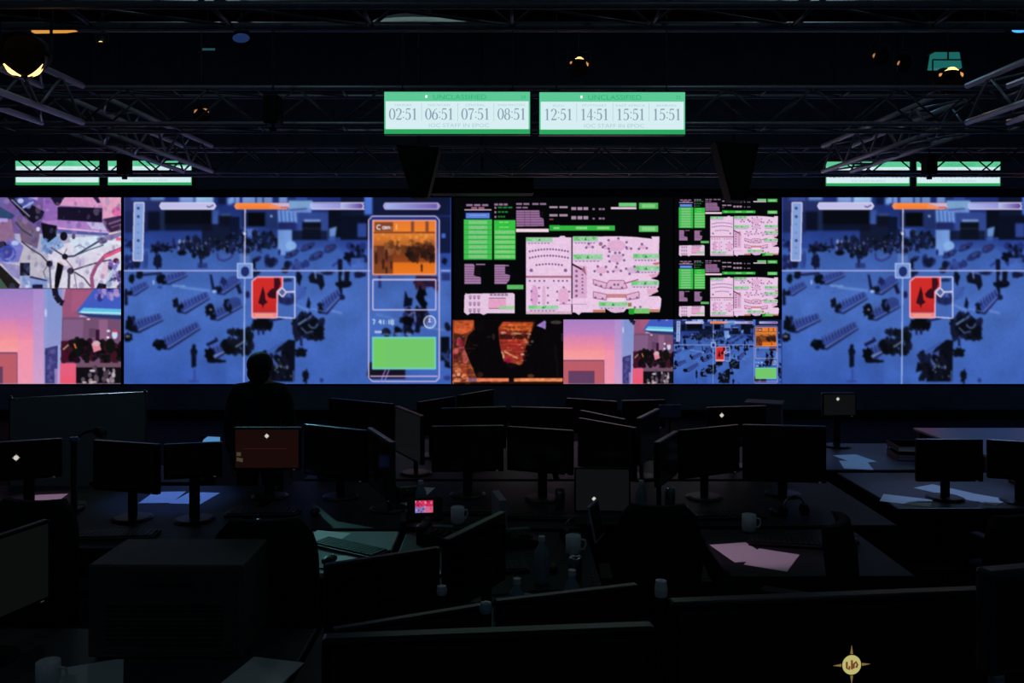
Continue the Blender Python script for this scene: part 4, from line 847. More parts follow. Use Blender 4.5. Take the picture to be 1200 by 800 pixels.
stage_lamp(236, 134, 9, 9.6, 4.98, 'small stage lamp with a faint curved rim over the blue display', [(30, 85, WARMD), (125, 165, WARMD)], watts=260, target=(-.92, 4.5, .73), cone=11, col=(.28, .9, .9))  # its teal beam is added to light the pale desk
stage_lamp(1111, 94, 15, 9.6, 4.98, 'stage lamp with an amber curved top rim under a teal-lit housing at right', [(60, 125, WARM), (20, 45, WARMD), (140, 160, WARMD)], watts=3)
stage_lamp(1031, 66, 9, 9.6, 4.98, 'tiny stage lamp left of the teal-lit housing, with an upright amber rim', [(150, 190, WARMD)], watts=1)
stage_lamp(1058, 74, 9, 9.6, 4.98, 'tiny stage lamp immediately left of the teal-lit housing, lit bluish', [(150, 200, WARMD)], watts=6, col=(.2, .6, 1), aim=(.25, -.9, -.6))
stage_lamp(120, 50, 6, 6.9, 4.42, 'tiny amber stage lamp right of the large amber one', [(60, 120, WARM)], watts=110, target=(-3.1, 5.55, .73), cone=9, col=(1, .5, .85))  # its pink beam is added to tint the left sheet
t = thing('teal_lit_housing', 'lamp housing with painted teal light over the amber rim at right', 'stage light', ((1109-600)*.0098, 9.84, EYE+(330-82)*.0098))
MB().prism([(-.17, .02), (.17, .02), (.14, .2), (-.14, .2)], -.06, .06).build('teal_glow_face', emat('teal_glow', (30, 110, 106), .8), t)  # teal light on the housing put in as emission
MB().box(-.18, .18, -.07, .07, .2, .23).build('top_rail', M_blackm, t); MB().tube((0, 0, .23), (0, 0, 6.36-t.location.z), .01).build('stem', M_leg, t)
t = thing('amber_pipe_glow', 'short pipe with painted amber glow below the top truss at far left', 'pipe glow', ((62-600)*.0069, 6.9, EYE+(330-36)*.0069))
MB().box(-.17, .2, -.03, .03, 0, .05, bevel=.008).build('housing', M_blackm, t); MB().prism([(-.16, -.016), (.1, -.012), (.19, 0), (-.16, 0)], -.025, .025).build('glow_underside', emat('amber_glow', (220, 150, 60), 1), t)  # lamp light on a pipe underside put in as emission
MB().tube((0, 0, .05), (0, 0, 4.39-t.location.z), .006).build('stem', M_leg, t)
t = thing('blue_light', 'small bright blue-white lamp touching the right edge', 'lamp', ((1192-600)*.0069, 6.9, EYE+(330-37)*.0069))
MB().box(-.07, .09, -.03, .05, 0, .06, bevel=.01).build('housing', M_blackm, t); MB().ball((0, -.03, .0), .06, 16, 8, (1, .4, .28)).build('lens', emat('blue_lens', (70, 170, 240), 1.4), t, smooth=True)
MB().tube((0, 0, .06), (0, 0, 4.39-t.location.z), .006).build('stem', M_leg, t)
added_spot(t, (0, -.07, -.04), (2.95, 5.65, .73), 170, 20, (.25, .45, 1)); added_spot(t, (0, -.07, -.03), (2.75, 6.75, .73), 120, 14, (.15, .4, 1))  # blue beams added to tint the sheets on the right desks
t = thing('pendant_shade', 'grey shallow dome lampshade at the top, left of centre', 'lampshade', ((492-600)*.006, 6.0, EYE+(330-26)*.006))
MB().lathe([(.33, 0), (.31, .012), (.2, .04), (.09, .055), (0, .06)], 32, None, False).build('shade', mat('grey_enamel', (205, 207, 212), .35, .3), t, smooth=True).rotation_euler.x = R(11)
MB().tube((-.05, 0, .05), (-.05, 0, .09), .02).tube((.06, 0, .05), (.06, 0, .09), .02).build('cap', M_leg, t); MB().tube((0, 0, .055), (0, 0, 6.37-t.location.z), .006).build('cord', M_black, t)
t = thing('exit_sign', 'small dim teal lettered sign in the dark upper left', 'sign', ((238-600)*.0096, 9.75, EYE+(330-57)*.0096))
MB().box(-.11, .11, -.02, .02, 0, .06, bevel=.005).build('case', M_blackm, t); MB().box(-.07, .09, -.022, -.02, .015, .04).build('lit_face', emat('teal_sign', (34, 70, 78), 1), t); MB().tube((0, 0, .06), (0, 0, 6.36-t.location.z), .006).build('stem', M_leg, t)
t = thing('blue_reflector', 'dim blue lamp face high in the dark upper left', 'lamp', ((283-600)*.0069, 6.9, EYE+(330-45)*.0069))
MB().lathe([(0, -.1), (.06, -.08), (.085, 0), (.08, .0), (0, -.02)], 20, Matrix.Rotation(PI/2, 4, 'X')).build('can', M_blackm, t, smooth=True)
MB().ball((0, -.01, 0), .07, 16, 8, (1, .15, .55)).build('lens', emat('blue_dim', (26, 44, 86), 1), t); added_spot(t, (0, -.1, -.03), (-2.25, 5.6, .73), 260, 16, (.1, .25, 1)); MB().tube((0, 0, .06), (0, 0, 4.39-t.location.z), .006).build('stem', M_leg, t)  # blue beam added to tint the sheets on the left desk
# ------------------------------------------------------------------ desks
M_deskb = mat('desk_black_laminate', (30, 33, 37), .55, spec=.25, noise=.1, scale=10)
def desk(x0, x1, y0, y1, label, z=.73, m=None, floor=0, legs=True, rot=0):
    m = m or M_desk; w, d = x1-x0, y1-y0
    t = thing('desk', label, 'desk', ((x0+x1)/2, (y0+y1)/2, floor), rot)
    MB().box(-w/2, w/2, -d/2, d/2, z-floor-.028, z-floor, bevel=.006).build('desktop', m, t)
    for sx in (-1, 1):
        for sy in (-1, 1):
            MB().box(sx*(w/2-.05)-.03, sx*(w/2-.05)+.03, sy*(d/2-.06)-.03, sy*(d/2-.06)+.03, 0, z-floor-.028, bevel=.004).build('leg', M_leg, t)
    MB().box(-w/2+.09, w/2-.09, d/2-.075, d/2-.055, .12, z-floor-.03).build('modesty_panel', M_deskd, t)
    return t
desk(-.78, .5, 2.2, 3.72, 'deep dark desk in the middle carrying the pair of slanting dark monitors', m=M_deskd)
desk(-.6, .42, 3.78, 4.85, 'cluttered dark desk in the middle behind the slanting monitors', m=M_deskb)
desk(-2.6, -.8, 2.6, 3.5, 'desk at the lower left carrying the grey equipment box', m=M_deskd)
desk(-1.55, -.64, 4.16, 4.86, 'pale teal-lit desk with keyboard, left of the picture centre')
desk(-3.9, -1.62, 4.55, 5.95, 'long desk at the left with the three linked dark monitors', m=M_deskb)
desk(-1.56, .46, 4.92, 6.08, 'long desk in the middle under the brown glowing monitor and its neighbours', m=M_deskb)
desk(.5, 2.25, 4.98, 6.08, 'desk right of centre under the broad row of black monitors', m=M_deskb)
desk(1.06, 1.95, 4.12, 4.9, 'desk right of centre where the pink-lit paper lies', m=M_deskb)
desk(2.42, 4.3, 5.35, 6.35, 'desk at the right edge with blue-lit sheets along its top', m=M_deskd)
desk(-1.5, .3, 6.14, 7.7, 'far desk left of centre, nearest the video wall', m=M_deskb)
desk(.34, 2.2, 6.14, 7.6, 'far desk right of centre under the monitor with a white badge', m=M_deskb)
desk(2.35, 3.5, 6.45, 7.5, 'far desk at the right with blue-lit papers', m=M_deskd)
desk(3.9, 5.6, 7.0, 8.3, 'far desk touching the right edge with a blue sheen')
desk(-.85, 1.25, 1.02, 1.74, 'raised near desk behind the two largest monitors', z=1.18, floor=.45, m=M_deskd)

# ------------------------------------------------------------------ monitors
E_DARK = emat('screen_black', (1, 1, 1), 1, True)
E_BROWN = emat('screen_brown', (23, 10, 8), 1, True)
E_GREY = emat('screen_grey', (13, 15, 16), 1, True)
E_GREEN = emat('screen_greenish', (11, 13, 13), 1, True)
E_GOLD = emat('badge_gold', (188, 182, 112), 1); E_WHT = emat('badge_white', (205, 200, 190), 1); E_RAY = emat('badge_ray', (130, 104, 60), 1); E_INKB = emat('badge_ink', (112, 66, 40), 1)
def badge(t, x, z, r, y, gold=True):
    b = thing if 0 else None
    mb = MB(); n = 28
    mb.prism([(x+r*math.cos(2*PI*i/n), z+r*math.sin(2*PI*i/n)) for i in range(n)], y-.0006, y)
    o = mb.build('badge', E_GOLD if gold else E_WHT, t); o['label'] = 'pale round badge on the screen'
    for k in range(4):
        a = k*PI/2; c, q = math.cos(a), math.sin(a); e = 2.0 if gold else 1.5
        rb = MB().prism([(x+u*c-v*q, z+u*q+v*c) for u, v in [(r*1.12, -r*.14), (r*e, 0), (r*1.12, r*.14)]], y-.0006, y)
        rb.build('badge_ray', E_RAY if gold else E_WHT, t)
    if gold:
        ib = MB()
        for pts in ([(-.55, .35), (-.55, -.3), (-.3, -.42), (-.25, -.1)], [(0, .5), (0, -.45)], [(.2, -.35), (.22, .1), (.45, .3), (.6, 0), (.45, -.3)]):
            P = [(x+a*r, z+b*r) for a, b in pts]; stroke(ib, P, [r*.16]*len(P))
        o = ib.build('badge_marks', E_INKB, t); o.location.y = y-.0007
def mon(L, Rr, label, ztop=1.2, base=.73, back=False, scr=None, asp=.64, bdg=None, gold=False, bez=None, stand=True, group=None, extra=None):
    def pt(p):
        d = (EYE-ztop)/((p[1]-330)/1000); return Vector(((p[0]-600)*d/1000, d, 0))
    a, b = pt(L), pt(Rr); w = (b-a).length-.012; c = (a+b)/2; yaw = math.atan2(b.y-a.y, b.x-a.x)
    h = min(w*asp, ztop-base-.07); H = ztop-base
    t = thing('monitor', label, 'monitor', (c.x, c.y, base), yaw, group)
    s = 1 if back else -1
    MB().box(-w/2, w/2, -.016, .016, H-h, H, bevel=.006).box(-w*.36, w*.36, -s*.016, -s*.04, H-h*.86, H-h*.16, bevel=.008).build('housing', bez or M_bezel, t)
    bz = .014
    f = MB(); yy = s*.0165
    f.box(-w/2+bz, w/2-bz, min(yy, yy+s*.001), max(yy, yy+s*.001), H-h+bz+.004, H-bz)
    f.build('screen', scr or E_DARK, t)
    n = MB()
    if stand:
        n.box(-.03, .03, -s*.05-.008, -s*.05+.008, .015, H-h*.45, bevel=.004).tube((0, -s*.05, H-h*.5), (0, -s*.02, H-h*.5), .03)
        n.build('stand_neck', M_black, t)
        MB().lathe([(0, 0), (.115, 0), (.12, .006), (.1, .014), (0, .016)], 28, Matrix.Translation((0, -s*.05, 0))).build('stand_foot', M_black, t, smooth=False)
    MB().box(w/2-.05, w/2-.035, yy+s*.0006 if s > 0 else yy-.0012, yy+s*.0012 if s > 0 else yy-.0006, H-h+.005, H-h+.009).build('power_light', emat('power_dim', (40, 60, 70), 1), t)
    if bdg: badge(t, bdg[0]*w/2, H-bdg[1]*h, bdg[2], -.0178, gold)
    if extra: extra(t, w, h, H)
    return t
G_P = 'dark monitors on the desks'
mon((373, 745), (770, 730), 'big black monitor cut by the bottom edge, left of the pole', 1.6, 1.18)
mon((780, 703), (1156, 688), 'big black monitor at the bottom right showing a gold compass badge', 1.6, 1.18, bdg=(.11, .34, .0170), gold=True)
mon((1147, 667), (1310, 652), 'black monitor in the lower right corner, its rounded corner showing', 1.72, 1.18, bez=M_bezel2)
mon((388, 736), (566, 707), 'left of the pair of slanting black monitors behind the big lower one')
mon((577, 703), (748, 683), 'right of the pair of slanting black monitors behind the big lower one')
mon((378, 661), (516, 640), 'dark monitor seen from behind, below the teal-lit desk', back=True)
mon((520, 632), (590, 598), 'sharply angled dark monitor with a thin lit top edge, near the red phone screen', back=True)
mon((-80, 652), (57, 607), 'dark grey-green monitor cut by the left edge, low down', scr=E_GREEN, bez=M_black, asp=.66)
mon((505, 499), (591, 498), 'left of two black monitors in one line at the picture centre')
mon((594, 499), (673, 504), 'right of two black monitors in one line at the picture centre')
mon((678, 489), (746, 501), 'black monitor with a brighter sloping top edge, right of the central pair')
mon((769, 518), (793, 504), 'narrow, sharply turned black monitor starting the broad right-hand row', asp=.62)
mon((795, 504), (866, 497), 'middle black monitor of the broad right-hand row')
mon((869, 497), (969, 499), 'widest and last black monitor of the broad right-hand row', asp=.7)
def icons(t, w, h, H):
    m = MB()
    for i, (x, z) in enumerate([(-.86, .62), (-.80, .62), (-.86, .74), (-.80, .75), (-.74, .76)]): m.box(x*w/2-.007, x*w/2+.007, -.0182, -.0175, H-z*h-.012, H-z*h+.012)
    m.build('desktop_icons', emat('icon_dim', (66, 62, 46), 1), t)
    MB().box(-.35*w, .3*w, -.0182, -.0175, H-.5*h, H-.485*h).build('window_line', emat('line_dim', (48, 20, 20), 1), t)
mon((273, 500), (354, 500), 'monitor glowing dull brown with a small white badge', scr=E_BROWN, bdg=(0, .2, .012), extra=icons)
mon((357, 496), (431, 504), 'black monitor immediately right of the brown glowing one')
mon((433, 500), (461, 518), 'sharply turned black monitor with a bright slanting top edge, left of centre', bez=M_bezel2)
mon((386, 466), (462, 473), 'far black monitor above the monitor next to the brown one')
mon((465, 475), (496, 487), 'small far monitor with a thin pale slanting top, left of centre', scr=E_GREY, bez=M_bezel2)
mon((489, 471), (533, 464), 'far black monitor just right of the pale slanting one, near the wall')
mon((536, 463), (578, 456), 'far black monitor below the orange display')
mon((516, 478), (594, 476), 'left of two far black monitors directly behind the central pair')
mon((597, 476), (672, 478), 'right of two far black monitors directly behind the central pair')
mon((663, 466), (724, 470), 'farthest black monitor below the pink wall display, left one')
mon((728, 469), (780, 468), 'farthest black monitor below the pink wall display, right one')
mon((680, 480), (733, 491), 'far monitor sloping down to the right, right of centre')
mon((747, 490), (771, 478), 'turned far monitor whose thin top edge rises to the right', bez=M_bezel2)
mon((827, 477), (898, 475), 'far dark monitor with a small white badge, right of centre', bdg=(-.52, .2, .014))
mon((962, 460), (1004, 460), 'farthest dim monitor at right with a tiny white badge', bdg=(-.1, .25, .012), asp=.7, scr=E_GREY)
mon((-10, 518), (74, 513), 'black monitor with a white badge cut by the left edge', bdg=(-.32, .42, .014))
mon((110, 515), (188, 520), 'black monitor below the big grey-teal panel, right of the lamp pole')
mon((191, 520), (262, 517), 'black monitor left of the brown glowing monitor')
mon((1072, 514), (1152, 514), 'left of two black monitors at the right edge', 1.13)
mon((1155, 514), (1240, 519), 'right of two black monitors at the right edge, cut by it', 1.13)
# laptop
t = thing('laptop', 'open laptop with a dim grey screen and oval white badge', 'laptop', (.60, 4.74+.0, .73), R(-3)); t.location = (.30, 4.6, .73)
t.location = ((717-600)*.0047, 5.2, .73)
MB().box(-.17, .17, -.26, -.02, 0, .018, bevel=.005).build('base', M_black, t)
MB().box(-.15, .15, -.15, -.04, .018, .02).build('keys', M_key, t)
MB().box(-.17, .17, -.012, 0, .018, .29, bevel=.003).build('lid', M_black, t)
MB().box(-.16, .16, -.0135, -.012, .03, .28).build('screen', E_GREY, t); badge(t, -.05, .10, .011, -.0136, False)

# poles
def pole(x, y, z0, z1, r, label, cap=M_blue):
    t = thing('monitor_pole', label, 'pole', (x, y, z0)); h = z1-z0
    MB().tube((0, 0, .0), (0, 0, h), r, n=16).build('pole', M_leg, t, smooth=False)
    MB().lathe([(0, h-.002), (r*1.35, h-.002), (r*1.45, h+.01), (r*1.2, h+.025), (0, h+.028)], 16).build('cap', cap, t)
    MB().box(-r*2.4, r*2.4, -r*2.4, r*2.4, 0, .02, bevel=.004).build('clamp', M_black, t)
pole(.262, 1.5, 1.18, 1.6, .008, 'thin metal pole with a pale cap between the two biggest monitors', M_white)
pole(-.075, 2.46, .73, 1.2, .013, 'short pole with a pale blue cap between the slanting pair of monitors', mat('pale_cap', (130, 160, 176), .3))
pole(-.232, 2.82, .73, 1.12, .012, 'short pole with a pale cap behind the left slanting monitor', mat('pale_cap2', (190, 196, 204), .3))
pole(-2.72, 5.3, .73, 1.16, .02, 'grey upright post under the gooseneck lamp')

# gooseneck lamp
t = thing('gooseneck_lamp', 'black bent gooseneck lamp in front of the grey-teal panel', 'lamp', (-2.78, 5.42, .73))
MB().lathe([(0, 0), (.07, 0), (.065, .015), (0, .02)], 20).build('base', M_black, t)
MB().path([(0, 0, .015), (0, 0, .36), (.02, 0, .43), (.07, 0, .465), (.13, 0, .475)], .008).build('neck', M_black, t)
MB().lathe([(.02, 0), (.035, .03), (.03, .07), (0, .08)], 16, Matrix.Translation((.13, 0, .475)) @ Matrix.Rotation(R(110), 4, 'Y')).build('lamp_head', M_black, t)

# projection panel behind the left desks
t = thing('partition_screen', 'large grey-teal upright panel with a bright top rail at left', 'screen panel', (-3.52, 6.95, 0), math.atan2(.4, .9))
w = .98
MB().box(-w/2, w/2, -.012, .012, .3, 1.22).build('panel', M_screenw, t)
MB().tube((-w/2, 0, 1.225), (w/2, 0, 1.225), .009).ball((-w/2, 0, 1.228), .02, 10, 8).ball((w/2, 0, 1.228), .018, 10, 8).build('top_rail', M_chrome, t)
for sx in (-1, 1):
    MB().tube((sx*w/2, 0, .02), (sx*w/2, 0, 1.22), .012).box(sx*w/2-.03, sx*w/2+.03, -.25, .25, 0, .025, bevel=.006).build('leg', M_leg, t)

# ------------------------------------------------------------------ equipment box and other bulky things
t = thing('equipment_box', 'big dull grey-brown equipment box standing on the lower left desk', 'equipment box', (-1.3, 3.36, .73), R(0)); t.scale = (1, .82, 1)
MB().box(-.29, .29, -.2, .2, .012, .36, bevel=.008).build('case', M_box, t)
MB().box(-.27, .27, -.206, -.2, .03, .34, bevel=.002).build('front_panel', mat('box_front', (60, 58, 54), .7), t)
mb = MB()
for i in range(9): mb.box(-.22, .22, -.209, -.206, .06+i*.018, .066+i*.018)
mb.build('vent', M_black, t); MB().box(-.1, .1, -.225, -.206, .29, .305, bevel=.003).build('handle', M_leg, t)
for sx in (-1, 1):
    for sy in (-1, 1): MB().tube((sx*.25, sy*.16, 0), (sx*.25, sy*.16, .014), .018).build('foot', M_black, t)
t = thing('document_box', 'tilted purple-lit box lid above the widest black monitor', 'box', (2.07, 7.0, .73), R(-22))
MB().box(-.14, .14, -.1, .1, 0, .42, bevel=.004).build('box_body', mat('card_purple_lit', (96, 88, 110), .7), t)  # purple light on body and lid put into their colours
MB().box(-.15, .15, -.11, .11, .42, .44, bevel=.004).build('lid', mat('lid_purple_lit', (120, 110, 134), .7), t)
t = thing('pedestal_cabinet', 'dim blue-grey pedestal cabinet between the chairs at right', 'cabinet', (1.82, 3.25, 0), R(12))
MB().box(-.2, .2, -.25, .25, .04, .78, bevel=.008).build('case', mat('pedestal', (120, 130, 140), .6), t)
for i in range(3):
    d = MB().box(-.185, .185, -.262, -.25, .06+i*.24, .28+i*.24, bevel=.004).build('drawer', mat('pedestal_d', (110, 120, 130), .6), t)
    MB().box(-.06, .06, -.275, -.262, .2+i*.24, .215+i*.24).build('handle', M_leg, d)
for sx in (-1, 1):
    for sy in (-1, 1): MB().ball((sx*.16, sy*.2, .02), .02, 10, 8).build('castor', M_black, t)
t = thing('small_display', 'small blue-lit flat display on the far desk right of centre', 'display', ((785-600)*.0066, 6.6, .73), R(4))
MB().box(-.085, .085, -.01, .01, .37, .47, bevel=.004).build('housing', mat('blue_lit_case', (90, 110, 150), .4), t); MB().tube((0, .01, 0), (0, .01, .38), .008).lathe([(0, 0), (.06, 0), (.055, .01), (0, .012)], 16).build('stand', M_black, t)  # blue light on the case put into its colour

# ------------------------------------------------------------------ office chairs
def make_chair_():
    t = thing('office_chair', '', 'chair', (0, 0, 0), 0, 'office chairs at the desks')
    MB().box(-.24, .24, -.23, .23, .44, .52, bevel=.03).build('seat', M_fabric, t, smooth=True)
    mb = MB(); n = 10; prof = []
    for i in range(n+1):
        tt = i/n; z = .56+.58*tt; hw = .23*math.sqrt(max(0, 1-((tt-.45)/.62)**4)) if tt > .45 else .2+.03*tt/.45
        prof.append((z, hw, -.24-.05*math.sin(PI*tt*.9)))
    ring = []
    for z, hw, y in prof:
        row = []
        for k in range(9):
            u = -1+2*k/8; row.append((u*hw, y+.05*(u*u), z))
        ring.append(row)
    f = [[mb.bm.verts.new(p) for p in r] for r in ring]; b = [[mb.bm.verts.new((p[0], p[1]-.045, p[2])) for p in r] for r in ring]
    for i in range(n):
        for k in range(8):
            mb.bm.faces.new((f[i][k], f[i][k+1], f[i+1][k+1], f[i+1][k])); mb.bm.faces.new((b[i][k+1], b[i][k], b[i+1][k], b[i+1][k+1]))
    for i in range(n): mb.bm.faces.new((f[i+1][0], b[i+1][0], b[i][0], f[i][0])); mb.bm.faces.new((f[i][8], b[i][8], b[i+1][8], f[i+1][8]))
    for k in range(8): mb.bm.faces.new((f[0][k+1], f[0][k], b[0][k], b[0][k+1])); mb.bm.faces.new((f[n][k], f[n][k+1], b[n][k+1], b[n][k]))
    mb.build('backrest', M_fabric, t, smooth=True)
    MB().box(-.03, .03, -.3, -.26, .47, .8, bevel=.01).box(-.03, .03, -.29, -.1, .42, .45, bevel=.01).build('back_support', M_black, t)
    MB().tube((0, 0, .1), (0, 0, .44), .03).tube((0, 0, .08), (0, 0, .25), .045).build('gas_column', M_black, t)
    mb = MB()
    for k in range(5):
        a = 2*PI*k/5; mb.tube((0, 0, .1), (.3*math.cos(a), .3*math.sin(a), .07), .028, .016)
    mb.build('star_base', M_black, t)
    for k in range(5):
        a = 2*PI*k/5; x, y = .3*math.cos(a), .3*math.sin(a); MB().tube((x-.02, y, .03), (x+.02, y, .03), .03).build('castor', M_black, t)
    for s in (-1, 1):
        MB().box(s*.27-.015, s*.27+.015, -.03, .03, .47, .68, bevel=.006).box(s*.27-.035, s*.27+.035, -.14, .12, .68, .71, bevel=.01).box(min(s*.27, s*.2), max(s*.27, s*.2), -.03, .03, .46, .49).build('armrest', M_black, t)
    return t
chair = Maker(make_chair_)
for x, y, a, l in [(-1.08, 3.88, 6, 'black chair in front of the teal-lit desk, right of the equipment box'),
                   (1.16, 3.74, 62, 'dark round-topped chair just right of the pink-lit paper'),
                   (1.2, 2.93, -20, 'black chair right behind the monitor with the gold compass badge'),
                   (2.12, 3.95, 25, 'black chair at right under the blue-lit desk strip'),
                   (.73, 4.4, -4, 'dim chair in the middle, right of the leaning pale tablet'),
                   (2.95, 4.85, 8, 'chair half hidden at the right edge before the two black monitors'),
                   (-2.2, 4.2, -6, 'dark chair at the far left, in front of the three linked monitors'),
                   (-2.9, 4.3, 8, 'dark chair nearest the left edge, behind the grey-green monitor')]:
    c = chair((x, y, 0), R(a), l, 'office chairs at the desks')
    if x == .73: c.scale = (.92, .92, .93)

# ------------------------------------------------------------------ desk clutter
def mk_keyboard():
    t = thing('keyboard', '', 'keyboard'); MB().box(-.22, .22, -.075, .075, 0, .018, bevel=.005).build('case', M_black, t)
    mb = MB()
    for j in range(5):
        for i in range(15): mb.box(-.207+i*.0278, -.184+i*.0278, -.062+j*.025, -.041+j*.025, .018, .025)
    mb.build('keys', M_key, t); return t
def mk_mouse():
    t = thing('mouse', '', 'mouse'); MB().ball((0, 0, .0205), .034, 20, 12, (.85, 1.5, .6)).build('shell', M_black, t, smooth=True)
    MB().tube((-.004, .028, .034), (.004, .028, .034), .007).build('scroll_wheel', M_leg, t); return t
def mk_phone():
    t = thing('desk_phone', '', 'telephone')
    MB().prism([(-.1, 0), (.1, 0), (.1, .03), (-.1, .07)], 0, .17).build('body', M_black, t)
    mb = MB(); mb.prism([(-.075, .068), (.075, .036), (.075, .05), (-.075, .082)], -.0, .0001) if 0 else None
    h = MB(); h.box(-.11, -.06, .01, .19, .065, .09, bevel=.01).ball((-.085, .02, .075), .027, 12, 8).ball((-.085, .17, .075), .027, 12, 8); h.build('handset', M_black, t)
    k = MB()
    for i in range(4):
        for j in range(3): k.box(-.02+j*.03, .0+j*.03, .02+i*.022, .036+i*.022, .045, .062-(-.02+j*.03)*.2+.002)
    k.build('keypad', M_leg, t)
    s = MB().box(-.04, .07, .115, .155, .05, .068).build('display', mat('lcd', (90, 110, 110), .3), t); return t
def mk_mug():
    t = thing('mug', '', 'mug'); MB().lathe([(0, 0), (.036, 0), (.04, .01), (.04, .095), (.036, .095), (.035, .012), (0, .01)], 24).build('cup', M_white, t, smooth=True)
    MB().path([(.038, 0, .075), (.062, 0, .07), (.066, 0, .045), (.056, 0, .025), (.038, 0, .02)], .005).build('handle', M_white, t); return t
def mk_bottle():
    t = thing('water_bottle', '', 'bottle'); MB().lathe([(0, 0), (.032, 0), (.034, .01), (.034, .14), (.03, .16), (.014, .185), (.013, .2), (0, .2)], 24).build('bottle_body', mat('clear_plastic', (120, 140, 150), .15, spec=.8), t, smooth=True)
    MB().tube((0, 0, .2), (0, 0, .222), .016).build('cap', M_white, t); return t
def mk_papers():
    t = thing('paper_sheet', '', 'paper'); MB().box(-.105, .105, -.148, .148, 0, .0015).build('sheet', M_paper, t); return t
def mk_can():
    t = thing('drink_can', '', 'can'); MB().lathe([(0, 0), (.026, 0), (.032, .01), (.032, .11), (.026, .12), (.024, .116), (0, .116)], 24).build('can_body', M_chrome, t, smooth=True); MB().box(-.006, .006, -.012, .012, .116, .119).build('tab', M_chrome, t); return t
KB, MS, PH, MG, BT, PP, CN = map(Maker, (mk_keyboard, mk_mouse, mk_phone, mk_mug, mk_bottle, mk_papers, mk_can))
D = .73
for x, y, a, l in [(-.86, 4.52, -32, 'black keyboard lying askew on the teal-lit desk'), (-.14, 4.2, 8, 'keyboard on the cluttered middle desk'), (-1.62+.1, 5.22, 2, 'keyboard below the brown glowing monitor'),
                   (-.3, 5.25, 0, 'keyboard below the left monitor of the central pair'), (.16, 5.14, -6, 'keyboard below the right monitor of the central pair'), (1.3, 5.16, 4, 'keyboard below the broad right-hand monitor row'),
                   (-2.2, 4.75, 4, 'keyboard on the long left desk below the middle linked monitor'), (-2.95, 4.8, 8, 'keyboard on the long left desk below the leftmost badge monitor'), (1.5, 4.62, -10, 'keyboard on the desk with the pink-lit paper'), (3.75, 6.0, 0, 'keyboard at the right edge beyond the two black monitors')]:
    KB((x, y, D), R(a), l, 'black keyboards')
for x, y, a, l in [(-.92, 4.3, -30, 'small mouse on the teal-lit desk below the askew keyboard'), (.2, 4.2, 0, 'mouse on the cluttered middle desk'), (-1.2, 5.2, 0, 'mouse below the brown glowing monitor'), (1.6, 5.2, 0, 'mouse below the broad right-hand monitor row'), (-2.6, 4.74, 0, 'mouse on the long left desk'), (1.84, 4.6, 0, 'mouse on the desk with the pink-lit paper')]:
    MS((x, y, D), R(a), l, 'computer mice')
for x, y, a, l in [(-.62+.2, 4.6, -10, 'desk phone beside the red and blue lit phone screen'), (.06, 4.55, 14, 'desk phone in the middle of the cluttered desk'), (-.65, 5.5, 20, 'desk phone between the brown monitor group and the central pair'), (.6, 5.3, -20, 'desk phone beneath the monitor with a brighter sloping top'), (-3.4, 4.9, 10, 'desk phone on the long left desk near the left edge'), (3.7, 5.62, -10, 'desk phone on the blue-lit desk at the right edge'), (-1.3, 4.6, 10, 'desk phone at the left corner of the teal-lit desk')]:
    PH((x, y, D), R(a), l, 'black desk phones')
for x, y, a, l in [(-.34+.02, 5.02, 30, 'teal-lit mug above the red phone screen'), (.32, 4.46, 0, 'white mug on the cluttered middle desk'), (1.0, 5.04, 60, 'mug at the left end under the broad right-hand monitor row'), (-1.62, 2.98, 0, 'mug at the lower left desk edge'), (1.35, 4.86, 0, 'mug behind the pink-lit paper'), (.05, 3.6, 90, 'mug behind the slanting monitor pair')]:
    MG((x, y, D), R(a), l, 'mugs on the desks')
for x, y, a, l in [(.02, 3.45, 0, 'clear bottle behind the slanting monitor pair'), (.14, 4.02, 0, 'clear bottle at the near edge of the cluttered middle desk'), (-.55, 5.15, 0, 'clear bottle left of the central pair of monitors'), (.78, 5.15, 0, 'clear bottle beside the sharply turned right-hand monitor'), (.25, 3.55, 0, 'second clear bottle behind the slanting pair, nearer the chair')]:
    BT((x, y, D), R(a), l, 'water bottles on the desks')
for x, y, a, l in [(.3, 4.05, 0, 'shiny can near the front of the cluttered middle desk'), (-.16, 4.62, 0, 'shiny can beside the middle desk phone'), (.3, 5.35, 0, 'shiny can under the right central monitor'), (1.0, 5.4, 0, 'shiny can behind the first mug of the right-hand row')]:
    CN((x, y, D), R(a), l, 'drink cans on the desks')
